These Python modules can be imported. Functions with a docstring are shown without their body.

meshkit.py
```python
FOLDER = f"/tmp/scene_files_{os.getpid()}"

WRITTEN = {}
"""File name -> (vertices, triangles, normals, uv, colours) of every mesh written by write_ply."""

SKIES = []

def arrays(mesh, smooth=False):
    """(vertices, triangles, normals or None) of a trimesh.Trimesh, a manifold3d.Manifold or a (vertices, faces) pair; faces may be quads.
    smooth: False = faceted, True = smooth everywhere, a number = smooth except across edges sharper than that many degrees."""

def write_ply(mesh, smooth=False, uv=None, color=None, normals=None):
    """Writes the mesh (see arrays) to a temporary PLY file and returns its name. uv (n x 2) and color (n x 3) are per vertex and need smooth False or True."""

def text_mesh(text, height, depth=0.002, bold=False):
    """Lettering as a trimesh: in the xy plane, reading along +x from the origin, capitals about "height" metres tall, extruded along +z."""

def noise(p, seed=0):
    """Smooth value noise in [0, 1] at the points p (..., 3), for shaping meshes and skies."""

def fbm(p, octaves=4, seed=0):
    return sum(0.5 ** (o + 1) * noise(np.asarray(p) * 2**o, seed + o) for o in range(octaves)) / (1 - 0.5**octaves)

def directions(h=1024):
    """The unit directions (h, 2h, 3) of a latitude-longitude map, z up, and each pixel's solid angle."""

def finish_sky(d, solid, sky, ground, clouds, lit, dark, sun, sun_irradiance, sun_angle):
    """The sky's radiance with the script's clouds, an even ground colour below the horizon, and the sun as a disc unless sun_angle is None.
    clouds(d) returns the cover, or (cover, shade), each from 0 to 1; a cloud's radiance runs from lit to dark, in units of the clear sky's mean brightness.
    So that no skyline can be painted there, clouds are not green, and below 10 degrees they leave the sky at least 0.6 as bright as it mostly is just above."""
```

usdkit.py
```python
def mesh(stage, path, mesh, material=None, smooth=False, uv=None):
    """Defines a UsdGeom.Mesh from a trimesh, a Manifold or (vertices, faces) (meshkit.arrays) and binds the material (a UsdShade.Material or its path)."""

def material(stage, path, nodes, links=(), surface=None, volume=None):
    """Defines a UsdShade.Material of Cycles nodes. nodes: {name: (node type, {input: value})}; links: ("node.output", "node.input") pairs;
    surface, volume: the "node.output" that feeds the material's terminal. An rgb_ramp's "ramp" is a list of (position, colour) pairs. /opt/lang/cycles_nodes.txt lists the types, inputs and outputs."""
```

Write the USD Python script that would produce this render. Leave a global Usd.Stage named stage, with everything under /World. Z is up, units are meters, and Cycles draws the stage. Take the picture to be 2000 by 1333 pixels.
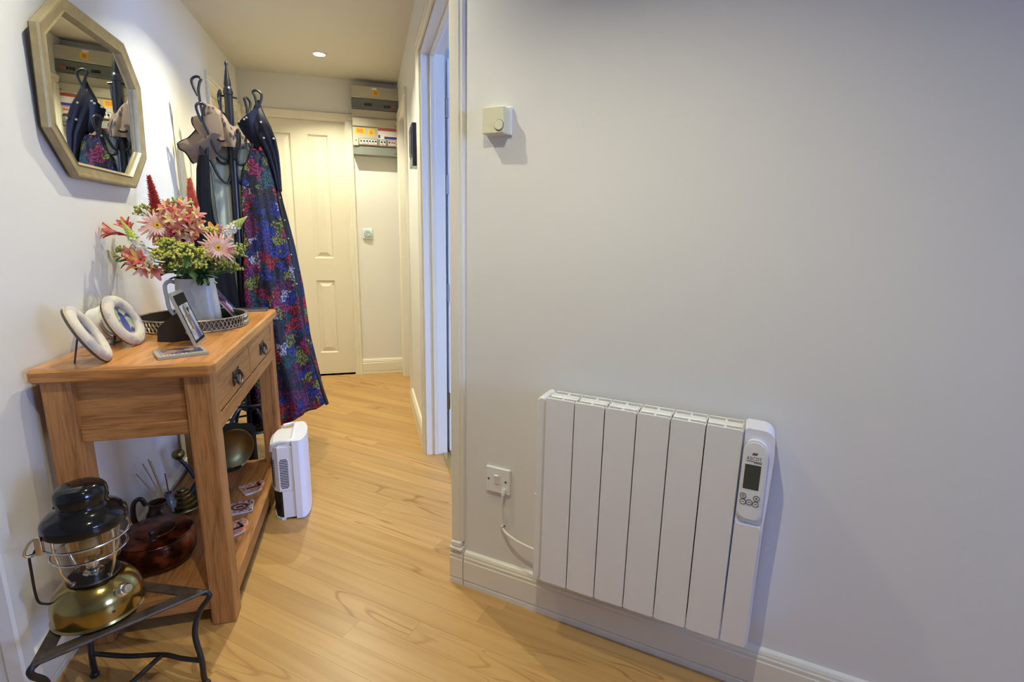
import math, random
import numpy as np, trimesh, shapely
from shapely.geometry import Polygon, box as sbox
from pxr import Usd, UsdGeom, UsdLux, UsdShade, Sdf, Gf, Vt
import usdkit, meshkit

rng = np.random.default_rng(7)
stage = Usd.Stage.CreateInMemory()
UsdGeom.SetStageUpAxis(stage, 'Z'); UsdGeom.SetStageMetersPerUnit(stage, 1.0)
UsdGeom.Xform.Define(stage, '/World')

# ------------------------------------------------------------------ camera, daylight, exposure
cam = UsdGeom.Camera.Define(stage, '/World/camera')
EYE = (0.0, 0.0, 1.172)
RIGHT, DOWN, FWD = (0.96204, -0.27223, 0.01954), (-0.03794, -0.20427, -0.97818), (0.27028, 0.9403, -0.20684)
cam.AddTransformOp().Set(Gf.Matrix4d(*RIGHT, 0, *[-x for x in DOWN], 0, *[-x for x in FWD], 0, *EYE, 1))
cam.CreateHorizontalApertureAttr(36.0); cam.CreateVerticalApertureAttr(36.0 * 1333 / 2000)
cam.CreateFocalLengthAttr(983.85 * 36 / 2000); cam.CreateClippingRangeAttr((0.02, 100.0))
cam.CreateExposureAttr(0.0)
LAMP_POWER = 7000.0                      # radiance of each downlight's glowing lens
DAY_SIDE, DAY_REAR = 96.0, 30.0       # radiance of the sky in the side room's and the rear room's window
SKY_COLOR, LAMP_COLOR = (0.30, 0.47, 1.0), (1.0, 0.965, 0.72)

def window_light(name, loc, toward, w, h, radiance):
    l = UsdLux.RectLight.Define(stage, '/World/' + name)
    l.CreateWidthAttr(w); l.CreateHeightAttr(h); l.CreateIntensityAttr(radiance); l.CreateColorAttr(Gf.Vec3f(*SKY_COLOR))
    f = np.array(toward, float); f /= np.linalg.norm(f)
    z = -f; x = np.cross((0, 0, 1), z); x /= np.linalg.norm(x); y = np.cross(z, x)
    l.AddTransformOp().Set(Gf.Matrix4d(*map(float, x), 0, *map(float, y), 0, *map(float, z), 0, *map(float, loc), 1))
window_light('daylight_side_window', (3.52, -0.06, 1.27), (-1, 0, 0), 0.75, 0.85, DAY_SIDE)
window_light('daylight_rear_window', (3.325, -2.270, 1.35), (-.74717, .66463, 0), 1.1, 1.2, DAY_REAR)

# ------------------------------------------------------------------ scene helpers
counts = {}
def numbered(parent, name):
    k = (str(parent), name); n = counts.get(k, 0); counts[k] = n + 1
    return f'{parent}/{name}' if n == 0 else f'{parent}/{name}_{n:03d}'
def tag(prim, label=None, cat=None, group=None, kind=None):
    for k, v in (('label', label), ('category', cat), ('group', group), ('kind', kind)):
        if v: prim.SetCustomDataByKey(k, v)
def thing(name, label, cat, loc=(0, 0, 0), rz=0.0, group=None, kind=None, rx=0.0, ry=0.0):
    x = UsdGeom.Xform.Define(stage, numbered('/World', name))
    x.AddTranslateOp().Set(Gf.Vec3d(*map(float, loc)))
    if rz or rx or ry: x.AddRotateXYZOp().Set(Gf.Vec3f(float(rx), float(ry), float(rz)))
    tag(x.GetPrim(), label, cat, group, kind); return str(x.GetPath())
def part(parent, name, mesh, mat, smooth=32, label=None, kind=None, uv=None):
    m = usdkit.mesh(stage, numbered(parent, name), mesh, mat, smooth=smooth, uv=uv)
    tag(m.GetPrim(), label, None, None, kind); return str(m.GetPath())
def single(name, mesh, mat, label, cat, group=None, kind=None, smooth=32):
    m = usdkit.mesh(stage, numbered('/World', name), mesh, mat, smooth=smooth)
    tag(m.GetPrim(), label, cat, group, kind); return str(m.GetPath())
def dup(src, name, label, loc, rz=0.0, group=None, rx=0.0, ry=0.0, scale=None):
    x = UsdGeom.Xform.Define(stage, numbered('/World', name)); p = x.GetPrim()
    p.GetReferences().AddInternalReference(src); p.SetInstanceable(True)
    x.ClearXformOpOrder()
    x.AddTranslateOp(opSuffix='c').Set(Gf.Vec3d(*map(float, loc))); x.AddRotateXYZOp(opSuffix='c').Set(Gf.Vec3f(float(rx), float(ry), float(rz)))
    if scale: x.AddScaleOp(opSuffix='c').Set(Gf.Vec3f(*scale))
    c = stage.GetPrimAtPath(src).GetCustomData()
    tag(p, label, c.get('category'), group or c.get('group')); return str(x.GetPath())

# ------------------------------------------------------------------ mesh helpers
def cat(*ms):
    l = []
    for m in ms: l.extend(m if isinstance(m, (list, tuple)) else [m])
    return trimesh.util.concatenate(l)
def box(x0, x1, y0, y1, z0, z1, c=0.0):
    lo, hi = np.array([x0, y0, z0], float), np.array([x1, y1, z1], float)
    c = min(c, 0.45 * (hi - lo).min())
    if c <= 0:
        m = trimesh.creation.box(hi - lo); m.apply_translation((lo + hi) / 2); return m
    p = []
    for i in range(8):
        q = np.array([hi[k] if i >> k & 1 else lo[k] for k in range(3)]); s = np.array([-1 if i >> k & 1 else 1 for k in range(3)])
        for k in range(3):
            d = s * c; d[k] = 0; p.append(q + d)
    return trimesh.convex.convex_hull(np.array(p))
def rbox(x0, x1, y0, y1, z0, z1, r, axis=2, n=6, c=0.0):
    """a box whose four edges along AXIS are rounded to radius r, with end chamfer c"""
    lo, hi = [x0, y0, z0], [x1, y1, z1]; a, b = [k for k in range(3) if k != axis]
    r = min(r, .499 * (hi[a] - lo[a]), .499 * (hi[b] - lo[b])); pts = []
    for sa, sb in ((1, 1), (-1, 1), (-1, -1), (1, -1)):
        for t in np.linspace(0, math.pi / 2, n):
            ca = (hi[a] - r if sa > 0 else lo[a] + r), (hi[b] - r if sb > 0 else lo[b] + r)
            for w, in_ in ((lo[axis] + c, 0), (hi[axis] - c, 0)) + (((lo[axis], c), (hi[axis], c)) if c else ()):
                q = [0, 0, 0]; q[axis] = w; q[a] = ca[0] + sa * (r - in_) * math.cos(t); q[b] = ca[1] + sb * (r - in_) * math.sin(t); pts.append(q)
    return trimesh.convex.convex_hull(np.array(pts))
def grid_faces(n, m, wrap_u=False, wrap_v=False):
    f = []
    for i in range(n if wrap_u else n - 1):
        for j in range(m if wrap_v else m - 1):
            a, b, c, d = i * m + j, i * m + (j + 1) % m, ((i + 1) % n) * m + (j + 1) % m, ((i + 1) % n) * m + j
            f += [[a, b, c], [a, c, d]]
    return np.array(f)
def lathe(prof, n=40):
    """profile [(r, z)] from bottom to top, revolved about z"""
    P = np.array(prof, float); t = np.arange(n) * 2 * math.pi / n; v = []
    for r, z in P: v.append(np.stack([r * np.cos(t), r * np.sin(t), np.full(n, z)], 1))
    m = trimesh.Trimesh(np.vstack(v), grid_faces(len(P), n, False, True)[:, ::-1], process=False)
    m.merge_vertices(); m.update_faces(m.nondegenerate_faces()); return m
def smooth_path(p, n=24, closed=False):
    p = np.array(p, float); k = len(p)
    if closed: p = np.vstack([p[-1], p, p[0], p[1]])
    else: p = np.vstack([2 * p[0] - p[1], p, 2 * p[-1] - p[-2]])
    out = []; segs = k if closed else k - 1
    for i in range(segs):
        a, b, c, d = p[i:i + 4]
        for t in np.linspace(0, 1, max(2, n // segs), endpoint=False):
            out.append(.5 * (2 * b + (c - a) * t + (2 * a - 5 * b + 4 * c - d) * t * t + (3 * b - a - 3 * c + d) * t ** 3))
    if not closed: out.append(p[-2])
    return np.array(out)
def tube(path, r, sides=8, closed=False, squash=1.0):
    p = np.array(path, float); n = len(p); r = np.broadcast_to(r, (n,))
    t = (np.roll(p, -1, 0) - np.roll(p, 1, 0)) if closed else np.gradient(p, axis=0)
    t /= np.linalg.norm(t, axis=1, keepdims=True) + 1e-12
    u = np.cross(t[0], (0, 0, 1) if abs(t[0][2]) < .9 else (1, 0, 0)); u /= np.linalg.norm(u); U = [u]
    for i in range(1, n):
        u = U[-1] - t[i] * np.dot(U[-1], t[i]); U.append(u / (np.linalg.norm(u) + 1e-12))
    U = np.array(U); W = np.cross(t, U); a = np.arange(sides) * 2 * math.pi / sides
    v = p[:, None] + r[:, None, None] * (np.cos(a)[None, :, None] * U[:, None] + squash * np.sin(a)[None, :, None] * W[:, None])
    f = grid_faces(n, sides, closed, True); v = v.reshape(-1, 3)
    if not closed:
        k = len(v); v = np.vstack([v, p[0], p[-1]]); j = np.arange(sides); e = (n - 1) * sides
        f = np.vstack([f, np.stack([np.full(sides, k), (j + 1) % sides, j], 1), np.stack([np.full(sides, k + 1), e + j, e + (j + 1) % sides], 1)])
    m = trimesh.Trimesh(v, f, process=False); trimesh.repair.fix_normals(m); return m
def rod(a, b, r, sides=10, r2=None): return tube([a, (np.array(a) + b) / 2, b], [r, (r + (r2 or r)) / 2, r2 or r], sides)
def sheet(P, th=0.0015):
    """grid of points (n, m, 3) as a thin solid sheet"""
    P = np.array(P, float); n, m = P.shape[:2]; du, dv = np.gradient(P, axis=0), np.gradient(P, axis=1)
    N = np.cross(du, dv); N /= np.linalg.norm(N, axis=2, keepdims=True) + 1e-12
    A, B = (P + N * th / 2).reshape(-1, 3), (P - N * th / 2).reshape(-1, 3); f = grid_faces(n, m); k = n * m
    e = [i * m for i in range(n)][::-1] + [j for j in range(1, m)] + [i * m + m - 1 for i in range(1, n)] + [(n - 1) * m + j for j in range(m - 2, 0, -1)]
    side = []
    for i in range(len(e)):
        a, b = e[i], e[(i + 1) % len(e)]; side += [[a, b, b + k], [a, b + k, a + k]]
    mm = trimesh.Trimesh(np.vstack([A, B]), np.vstack([f, f[:, ::-1] + k, side]), process=False); trimesh.repair.fix_normals(mm); return mm
def prism(poly, z0, z1):
    p = poly if hasattr(poly, 'exterior') else Polygon(poly)
    m = trimesh.creation.extrude_polygon(p, z1 - z0, engine='earcut'); m.apply_translation((0, 0, z0)); return m
def rot(m, ax, deg, about=(0, 0, 0)):
    m = m.copy(); m.apply_transform(trimesh.transformations.rotation_matrix(math.radians(deg), {'x': (1, 0, 0), 'y': (0, 1, 0), 'z': (0, 0, 1)}[ax] if isinstance(ax, str) else ax, about)); return m
def mv(m, x=0, y=0, z=0): m = m.copy(); m.apply_translation((x, y, z)); return m
def frame_to(m, o, x, y, z):
    M = np.eye(4); M[:3, 0], M[:3, 1], M[:3, 2], M[:3, 3] = x, y, z, o; m = m.copy(); m.apply_transform(M); return m
def ball(r, c=(0, 0, 0), sub=2, s=(1, 1, 1)):
    m = trimesh.creation.icosphere(sub, r); m.apply_scale(s); m.apply_translation(c); return m
def aim(m, o, d, roll=0.0):
    """turn a mesh built along +z so that +z points along d, and move it to o"""
    d = np.array(d, float); d /= np.linalg.norm(d); x = np.cross((0, 0, 1) if abs(d[2]) < .95 else (1, 0, 0), d); x /= np.linalg.norm(x)
    return frame_to(rot(m, 'z', roll), o, x, np.cross(d, x), d)

# ------------------------------------------------------------------ materials
def mat(name, col, rough=.5, metal=0.0, bump=None, var=None, **kw):
    """bump: (scale, strength); var: (scale, second colour, low, high) mottles the base colour with noise in object space"""
    p = dict(base_color=col, roughness=rough, metallic=metal, **kw); nodes, links = {'p': ('principled_bsdf', p)}, []
    if bump or var: nodes['tc'] = ('texture_coordinate', {})
    if bump:
        nodes['bn'] = ('noise_texture', {'scale': bump[0], 'detail': 3.0}); nodes['b'] = ('bump', {'strength': bump[1], 'distance': bump[2] if len(bump) > 2 else .002})
        links += [('tc.object', 'bn.vector'), ('bn.fac', 'b.height'), ('b.normal', 'p.normal')]
    if var:
        nodes['vn'] = ('noise_texture', {'scale': var[0], 'detail': 4.0}); nodes['vr'] = ('rgb_ramp', {'ramp': [(0, col), (var[2], col), (var[3], var[1]), (1, var[1])]})
        links += [('tc.object', 'vn.vector'), ('vn.fac', 'vr.fac'), ('vr.color', 'p.base_color')]
    return usdkit.material(stage, '/World/Looks/' + name, nodes, links, surface='p.BSDF')
def oak(name, scale, light=(.43, .19, .058), dark=(.24, .092, .027), rough=.38):
    """scale: object-space scale, small along the grain"""
    n = {'tc': ('texture_coordinate', {}), 'm': ('mapping', {'scale': scale}), 'oi': ('object_info', {}), 'ov': ('combine_xyz', {}), 'om': ('math', {'math_type': 'multiply', 'value2': 37.0}), 'ad': ('vector_math', {'math_type': 'add'}),
         'big': ('noise_texture', {'scale': 1.0, 'detail': 2.0, 'distortion': .4}), 'bm': ('math', {'math_type': 'multiply', 'value2': 8.0}), 'fr': ('math', {'math_type': 'pingpong', 'value2': 1.0}),
         'r1': ('rgb_ramp', {'ramp': [(0, tuple(.35 * a + .65 * b for a, b in zip(light, dark))), (.10, tuple(.6 * a + .4 * b for a, b in zip(light, dark))), (.28, light), (1, tuple(min(1, a * 1.10) for a in light))]}),
         'm2': ('mapping', {'scale': tuple(9 * s for s in scale)}), 'fine': ('noise_texture', {'scale': 1.0, 'detail': 4.0}),
         'r2': ('rgb_ramp', {'ramp': [(0, (.55, .5, .45)), (.38, (.7, .66, .6)), (.55, (1, 1, 1)), (1, (1.0, 1.0, 1.0))]}),
         'mx': ('mix_color', {'blend_type': 'multiply', 'fac': .75}), 'b': ('bump', {'strength': .12, 'distance': .001}), 'p': ('principled_bsdf', {'roughness': rough})}
    l = [('tc.object', 'm.vector'), ('oi.random', 'om.value1'), ('om.value', 'ov.x'), ('om.value', 'ov.y'), ('om.value', 'ov.z'), ('m.vector', 'ad.vector1'), ('ov.vector', 'ad.vector2'), ('ad.vector', 'big.vector'), ('big.fac', 'bm.value1'), ('bm.value', 'fr.value1'), ('fr.value', 'r1.fac'),
         ('tc.object', 'm2.vector'), ('m2.vector', 'fine.vector'), ('fine.fac', 'r2.fac'), ('r1.color', 'mx.a'), ('r2.color', 'mx.b'), ('mx.result', 'p.base_color'), ('fine.fac', 'b.height'), ('b.normal', 'p.normal')]
    return usdkit.material(stage, '/World/Looks/' + name, n, l, surface='p.BSDF')
def emis(name, col, s):
    return usdkit.material(stage, '/World/Looks/' + name, {'e': ('emission', {'color': col, 'strength': s})}, [], surface='e.emission')

ANG = -0.7270006                        # direction of the angled wall and of the floor strips
DEG = math.degrees(ANG)
M = {}
M['plaster'] = mat('plaster', (.76, .745, .71), .55, bump=(160., .06))
M['ceiling'] = mat('ceiling_paint', (.64, .60, .53), .7, bump=(120., .05))
M['gloss'] = mat('cream_gloss_paint', (.80, .755, .63), .28)
M['whitegloss'] = mat('white_gloss_paint', (.82, .81, .77), .25)
M['doorpaint'] = mat('door_paint', (.80, .74, .60), .35)
M['brownrecess'] = mat('shaded_door_brown', (.30, .215, .115), .45)  # unused: shade on the cream left-hand door, mixed into its colour
M['subfloor'] = mat('floor_joint', (.30, .18, .07), .7)
M['carpet'] = mat('carpet', (.42, .36, .26), .95, bump=(400., .4))
M['brassbar'] = mat('threshold_brass', (.60, .46, .16), .35, .9)
M['oakx'] = oak('oak_along_x', (1.7, 24, 24)); M['oaky'] = oak('oak_along_y', (24, 1.7, 24)); M['oakz'] = oak('oak_along_z', (24, 24, 1.7))
M['oaktop'] = oak('oak_table_top', (8, .7, 8), (.58, .255, .064), (.44, .18, .042), .27)
M['blackiron'] = mat('black_iron', (.012, .012, .014), .38, .0, bump=(60., .15))
M['rackiron'] = mat('rack_iron', (.010, .011, .016), .35)
M['pewter'] = mat('dark_pewter', (.06, .058, .055), .35, .85)
M['chrome'] = mat('nickel', (.72, .70, .66), .18, 1.0); M['steel'] = mat('steel', (.5, .5, .5), .3, 1.0)
M['brass'] = mat('old_brass', (.40, .30, .095), .17, 1.0, var=(9., (.30, .24, .085), .4, .7), bump=(7., .08, .004))
M['brass2'] = mat('dull_brass', (.24, .185, .075), .36, 1.0)
M['copper'] = mat('worn_copper', (.26, .075, .03), .26, .92, var=(22., (.045, .016, .010), .38, .58), bump=(28., .22, .003))
M['enamel'] = mat('black_enamel', (.006, .006, .007), .09)
M['glass'] = usdkit.material(stage, '/World/Looks/clear_glass', {'lw': ('layer_weight', {'blend': .5}), 'pw': ('math', {'math_type': 'power', 'value2': 4.0}), 'f': ('math', {'math_type': 'multiply_add', 'value2': .5, 'value3': .035}), 't': ('transparent_bsdf', {'color': (.93, .93, .90)}), 'g': ('glossy_bsdf', {'color': (1, 1, 1), 'roughness': .02}), 'm': ('mix_closure', {})}, [('lw.facing', 'pw.value1'), ('pw.value', 'f.value1'), ('f.value', 'm.fac'), ('t.BSDF', 'm.closure1'), ('g.BSDF', 'm.closure2')], surface='m.closure')
M['mirror'] = mat('mirror_silver', (.80, .82, .80), .015, 1.0)
M['gilt'] = mat('dull_gold_frame', (.37, .30, .165), .38, .25, bump=(90., .1), var=(30., (.30, .235, .115), .35, .7))
M['white'] = mat('white_plastic', (.80, .80, .80), .32); M['whitemetal'] = mat('white_enamelled_metal', (.78, .765, .745), .34)
M['lilacwhite'] = mat('cool_white_plastic', (.78, .77, .84), .3)
M['creamplastic'] = mat('cream_plastic', (.72, .68, .49), .4)
M['darkslot'] = mat('dark_slot', (.012, .012, .015), .6); M['grey'] = mat('grey_plastic', (.20, .215, .21), .4)
M['lcd'] = mat('lcd_glass', (.055, .062, .055), .15); M['print'] = mat('grey_print', (.10, .10, .11), .5)
M['smoke'] = mat('smoked_cover', (.13, .145, .14), .25); M['boxwhite'] = mat('unit_beige', (.46, .43, .345), .4); M['boxgrey'] = mat('unit_grey', (.20, .215, .195), .4)
M['yellow'] = mat('yellow_sticker', (.80, .47, .03), .5); M['orange'] = mat('orange_sticker_print', (.62, .22, .02), .5); M['red'] = mat('red_print', (.55, .06, .05), .5); M['blueprint'] = mat('blue_print', (.05, .035, .32), .5)
M['black'] = mat('black_plastic', (.01, .01, .012), .4); M['printblack'] = mat('print_black', (.004, .004, .005), .6, specular_ior_level=.1); M['teal'] = mat('dial_teal', (.36, .55, .54), .35); M['navyplastic'] = mat('navy_plastic', (.018, .025, .065), .22)
M['fabricring'] = mat('padded_fabric', (.62, .55, .44), .8, bump=(500., .25), var=(26., (.45, .42, .41), .52, .6), sheen_weight=.2)
M['rope'] = mat('rope_trim', (.50, .38, .25), .85); M['ringback'] = mat('frame_backing', (.10, .085, .065), .6)
M['ceramic'] = mat('white_ceramic', (.80, .78, .74), .18); M['jug'] = mat('white_enamel_jug', (.52, .505, .48), .3, bump=(60., .05))
M['traymetal'] = mat('aged_tray_metal', (.50, .45, .35), .38, .6, var=(60., (.26, .22, .16), .4, .65)); M['traydark'] = mat('tray_inside', (.10, .085, .07), .5, .6)

# ------------------------------------------------------------------ the room
WD = np.array([math.cos(ANG), math.sin(ANG), 0]); WN = np.array([WD[1], -WD[0], 0])      # along the angled wall, out of it into the room
P0 = np.array([.28241, 1.49883, 0]); UP = np.array([0, 0, 1.0])
XL, XR, YF, YB, ZC = -.845, .27, 4.275, -3.6, 2.28
XLR, YC = -2.3, 1.285                  # the rear room widens to the left where the left wall ends
S_END = 4.6; PE = P0 + WD * S_END; PR = PE + WN * 2.73        # the rear room ends in a window wall square to the angled wall
def wpt(s, d, z=0.0): return P0 + WD * s + WN * d + UP * z

LAMPS = ((-.245, 3.74, 2.15, 'glowing recessed downlight in the hallway ceiling'), (-.27, 2.64, 2.15, 'recessed downlight above the coat stand, out of the picture'),
         (-.32, 1.49, 1.2, 'recessed downlight above the console table, out of the picture'), (.02, .47, 1.65, 'fill lamp added above the camera to brighten the angled wall, out of the picture'))  # last entry is an added fill lamp that brightens the angled wall
# floor: laminate strips laid parallel to the angled wall, each strip its own board
def floor_material():
    n = {'g': ('geometry', {}), 'm': ('mapping', {'rotation': (0, 0, -ANG), 'scale': (1, 1, 1)}), 'oi': ('object_info', {}), 'k': ('math', {'math_type': 'multiply', 'value2': 53.0}), 'o': ('combine_xyz', {}), 'ad': ('vector_math', {'math_type': 'add'}),
         'm2': ('mapping', {'scale': (1.6, 34, 1)}), 'a': ('noise_texture', {'scale': 1.0, 'detail': 3.0, 'distortion': .5}),
         'ra': ('rgb_ramp', {'ramp': [(0, (.38, .195, .056)), (.38, (.485, .272, .088)), (.55, (.535, .315, .108)), (1, (.59, .36, .138))]}),
         'm3': ('mapping', {'scale': (1.1, 8.5, 1)}), 'c': ('noise_texture', {'scale': 1.0, 'detail': 1.5, 'distortion': 1.2}), 'cm': ('math', {'math_type': 'multiply', 'value2': 14.0}), 'cp': ('math', {'math_type': 'pingpong', 'value2': 1.0}),
         'rc': ('rgb_ramp', {'ramp': [(0, (.66, .55, .42)), (.10, (.80, .72, .62)), (.26, (1, 1, 1)), (1, (1, 1, 1))]}),
         'mask': ('noise_texture', {'scale': 1.3, 'detail': 0.0}), 'rm': ('rgb_ramp', {'ramp': [(0, (0, 0, 0)), (.5, (0, 0, 0)), (.62, (1, 1, 1)), (1, (1, 1, 1))]}), 'mf': ('rgb_to_bw', {}),
         'mx': ('mix_color', {'blend_type': 'multiply'}), 'hs': ('hsv', {'hue': .5, 'saturation': 1.0}), 'rv': ('map_range', {'from_min': 0, 'from_max': 1, 'to_min': .90, 'to_max': 1.06}),
         'p': ('principled_bsdf', {'roughness': .33, 'specular_ior_level': .45})}
    l = [('g.position', 'm.vector'), ('oi.random', 'k.value1'), ('k.value', 'o.x'), ('k.value', 'o.y'), ('m.vector', 'ad.vector1'), ('o.vector', 'ad.vector2'), ('ad.vector', 'm2.vector'), ('m2.vector', 'a.vector'), ('a.fac', 'ra.fac'),
         ('ad.vector', 'm3.vector'), ('m3.vector', 'c.vector'), ('c.fac', 'cm.value1'), ('cm.value', 'cp.value1'), ('cp.value', 'rc.fac'), ('ad.vector', 'mask.vector'), ('mask.fac', 'rm.fac'), ('rm.color', 'mf.color'), ('mf.val', 'mx.fac'),
         ('ra.color', 'mx.a'), ('rc.color', 'mx.b'), ('mx.result', 'hs.color'), ('oi.random', 'rv.value'), ('rv.result', 'hs.value'), ('hs.color', 'p.base_color')]
    return usdkit.material(stage, '/World/Looks/laminate', n, l, surface='p.BSDF')
M['laminate'] = floor_material()
fl = thing('floor', 'pale beech laminate floor of narrow strips laid on the diagonal', None, kind='structure')
room = Polygon([(XL, YF), (XR + .11, YF), (XR + .11, 1.45), tuple(wpt(0, -.02)[:2]), tuple(PE[:2]), tuple(PR[:2]), (float(PR[0]), YB), (XLR, YB), (XLR, YC), (XL, YC)])
part(fl, 'base', prism(room.buffer(.02, join_style=2), -.10, -.003), M['subfloor'], False)
view = room.intersection(Polygon([(XL, .30), (1.75, .12), (1.75, 1.0), (XR + .11, 1.6), (XR + .11, YF), (XL, YF)]))
part(fl, 'rear_area', prism(room.difference(view.buffer(.0003)), -.003, 0), M['laminate'], False)
R2 = np.array([[math.cos(ANG), -math.sin(ANG)], [math.sin(ANG), math.cos(ANG)]])
SW, SL = .078, 1.15
loc = shapely.affinity.rotate(view, -DEG, origin=(0, 0))
bx = loc.bounds; row = 0; v0 = math.floor(bx[1] / SW) * SW
while v0 < bx[3]:
    u = bx[0] - SL * ((row * .37 + .11 * (row % 3)) % 1.0)
    while u < bx[2]:
        L = SL * (0.72 + .5 * rng.random()); g = sbox(u + .00025, v0 + .00025, u + L - .00025, v0 + SW - .00025).intersection(loc); u += L
        for q in getattr(g, 'geoms', [g]):
            if q.area > 2e-4:
                m = prism(q, -.003, 0.0); m.apply_transform(trimesh.transformations.rotation_matrix(ANG, (0, 0, 1))); part(fl, 'plank', m, M['laminate'], False)
    v0 += SW; row += 1

def struct(name, mesh, m, label, smooth=False): return single(name, mesh, M[m] if isinstance(m, str) else m, label, None, kind='structure', smooth=smooth)
def wall_with_hole(axis, c0, c1, a0, a1, o0, o1, oz0, oz1):
    """wall slab between c0..c1 across, a0..a1 along, with a hole o0..o1 x oz0..oz1"""
    B = (lambda p, q, z0, z1: box(c0, c1, p, q, z0, z1)) if axis == 'y' else (lambda p, q, z0, z1: box(p, q, c0, c1, z0, z1))
    out = [B(a0, o0, 0, ZC), B(o1, a1, 0, ZC), B(o0, o1, oz1, ZC)]
    if oz0 > 0: out.append(B(o0, o1, 0, oz0))
    return out
struct('ceiling', cat(prism(room.buffer(.12, join_style=2).difference(shapely.union_all([shapely.Point(x, y).buffer(.0405, quad_segs=10) for x, y, *_ in LAMPS])), ZC, ZC + .1), prism([(.40, 3.3), (3.6, 3.3), (3.6, -1.6), (2.47, -.45), (.40, 1.55)], ZC, ZC + .1)), 'ceiling', 'smooth off-white ceiling over the hallway')
L1 = wall_with_hole('y', XL - .1, XL, YC, YF + .1, 3.50, 4.19, 0, 1.99)
struct('wall_left', cat(L1), 'plaster', 'long white plaster wall on the left behind the console table')
struct('wall_far', cat(wall_with_hole('x', YF, YF + .1, XL, XR + .11, -.80, -.122, 0, 1.99)), 'plaster', 'white end wall of the hallway holding the cream door')
struct('wall_right', cat(wall_with_hole('y', XR, XR + .11, 1.555, 3.0, 1.62, 2.565, 0, 2.0), wall_with_hole('y', XR, XR + .11, 3.0, YF + .1, 3.44, 4.13, 0, 1.99)), 'plaster', 'right hallway wall with the open doorway')
wq = [wpt(-.045, 0), wpt(S_END + .1, 0), wpt(S_END + .1, -.1), wpt(.03, -.1)]
struct('wall_angled', prism([tuple(p[:2]) for p in wq], 0, ZC), 'plaster', 'wide white wall at an angle on the right carrying the radiator')
struct('wall_return', cat(box(-.9101, XL - .1, YC, YC + .1, 0, ZC), box(XLR, -1.67, YC, YC + .1, 0, ZC), box(-1.67, -.9101, YC, YC + .1, 1.99, ZC)), 'plaster', 'wall turning left where the hallway begins')
struct('wall_rear_left', box(XLR - .1, XLR, YB - .1, YC + .1, 0, ZC), 'plaster', 'left wall of the rear room')
struct('wall_rear', box(XLR - .1, float(PR[0]) + .1, YB - .1, YB, 0, ZC), 'plaster', 'white wall behind the camera')
inplan = lambda m: frame_to(m, (PE[0], PE[1], 0), -WN, WD, UP)           # local x = back from the room into the corner, y = outward
rw = cat(box(-2.75, -1.30, 0, .1, 0, ZC), box(-.20, 0, 0, .1, 0, ZC), box(-1.30, -.20, 0, .1, 0, .75), box(-1.30, -.20, 0, .1, 1.95, ZC))
struct('wall_rear_right', inplan(rw), 'plaster', 'wall with the rear window to the right of the camera')
struct('wall_side_room', cat(wall_with_hole('y', 3.40, 3.50, -1.35, 3.3, -.46, .34, .82, 1.72)), 'plaster', 'window wall of the side room')
struct('wall_side_room_end', box(.38, 3.5, 3.2, 3.3, 0, ZC), 'plaster', 'end wall of the side room')
struct('floor_side_room', prism([(.395, 3.2), (3.40, 3.2), (3.40, -1.30), (2.6, -.45), (.40, 1.62)], -.05, .002), 'carpet', 'carpeted floor of the side room beyond the open doorway')
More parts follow.
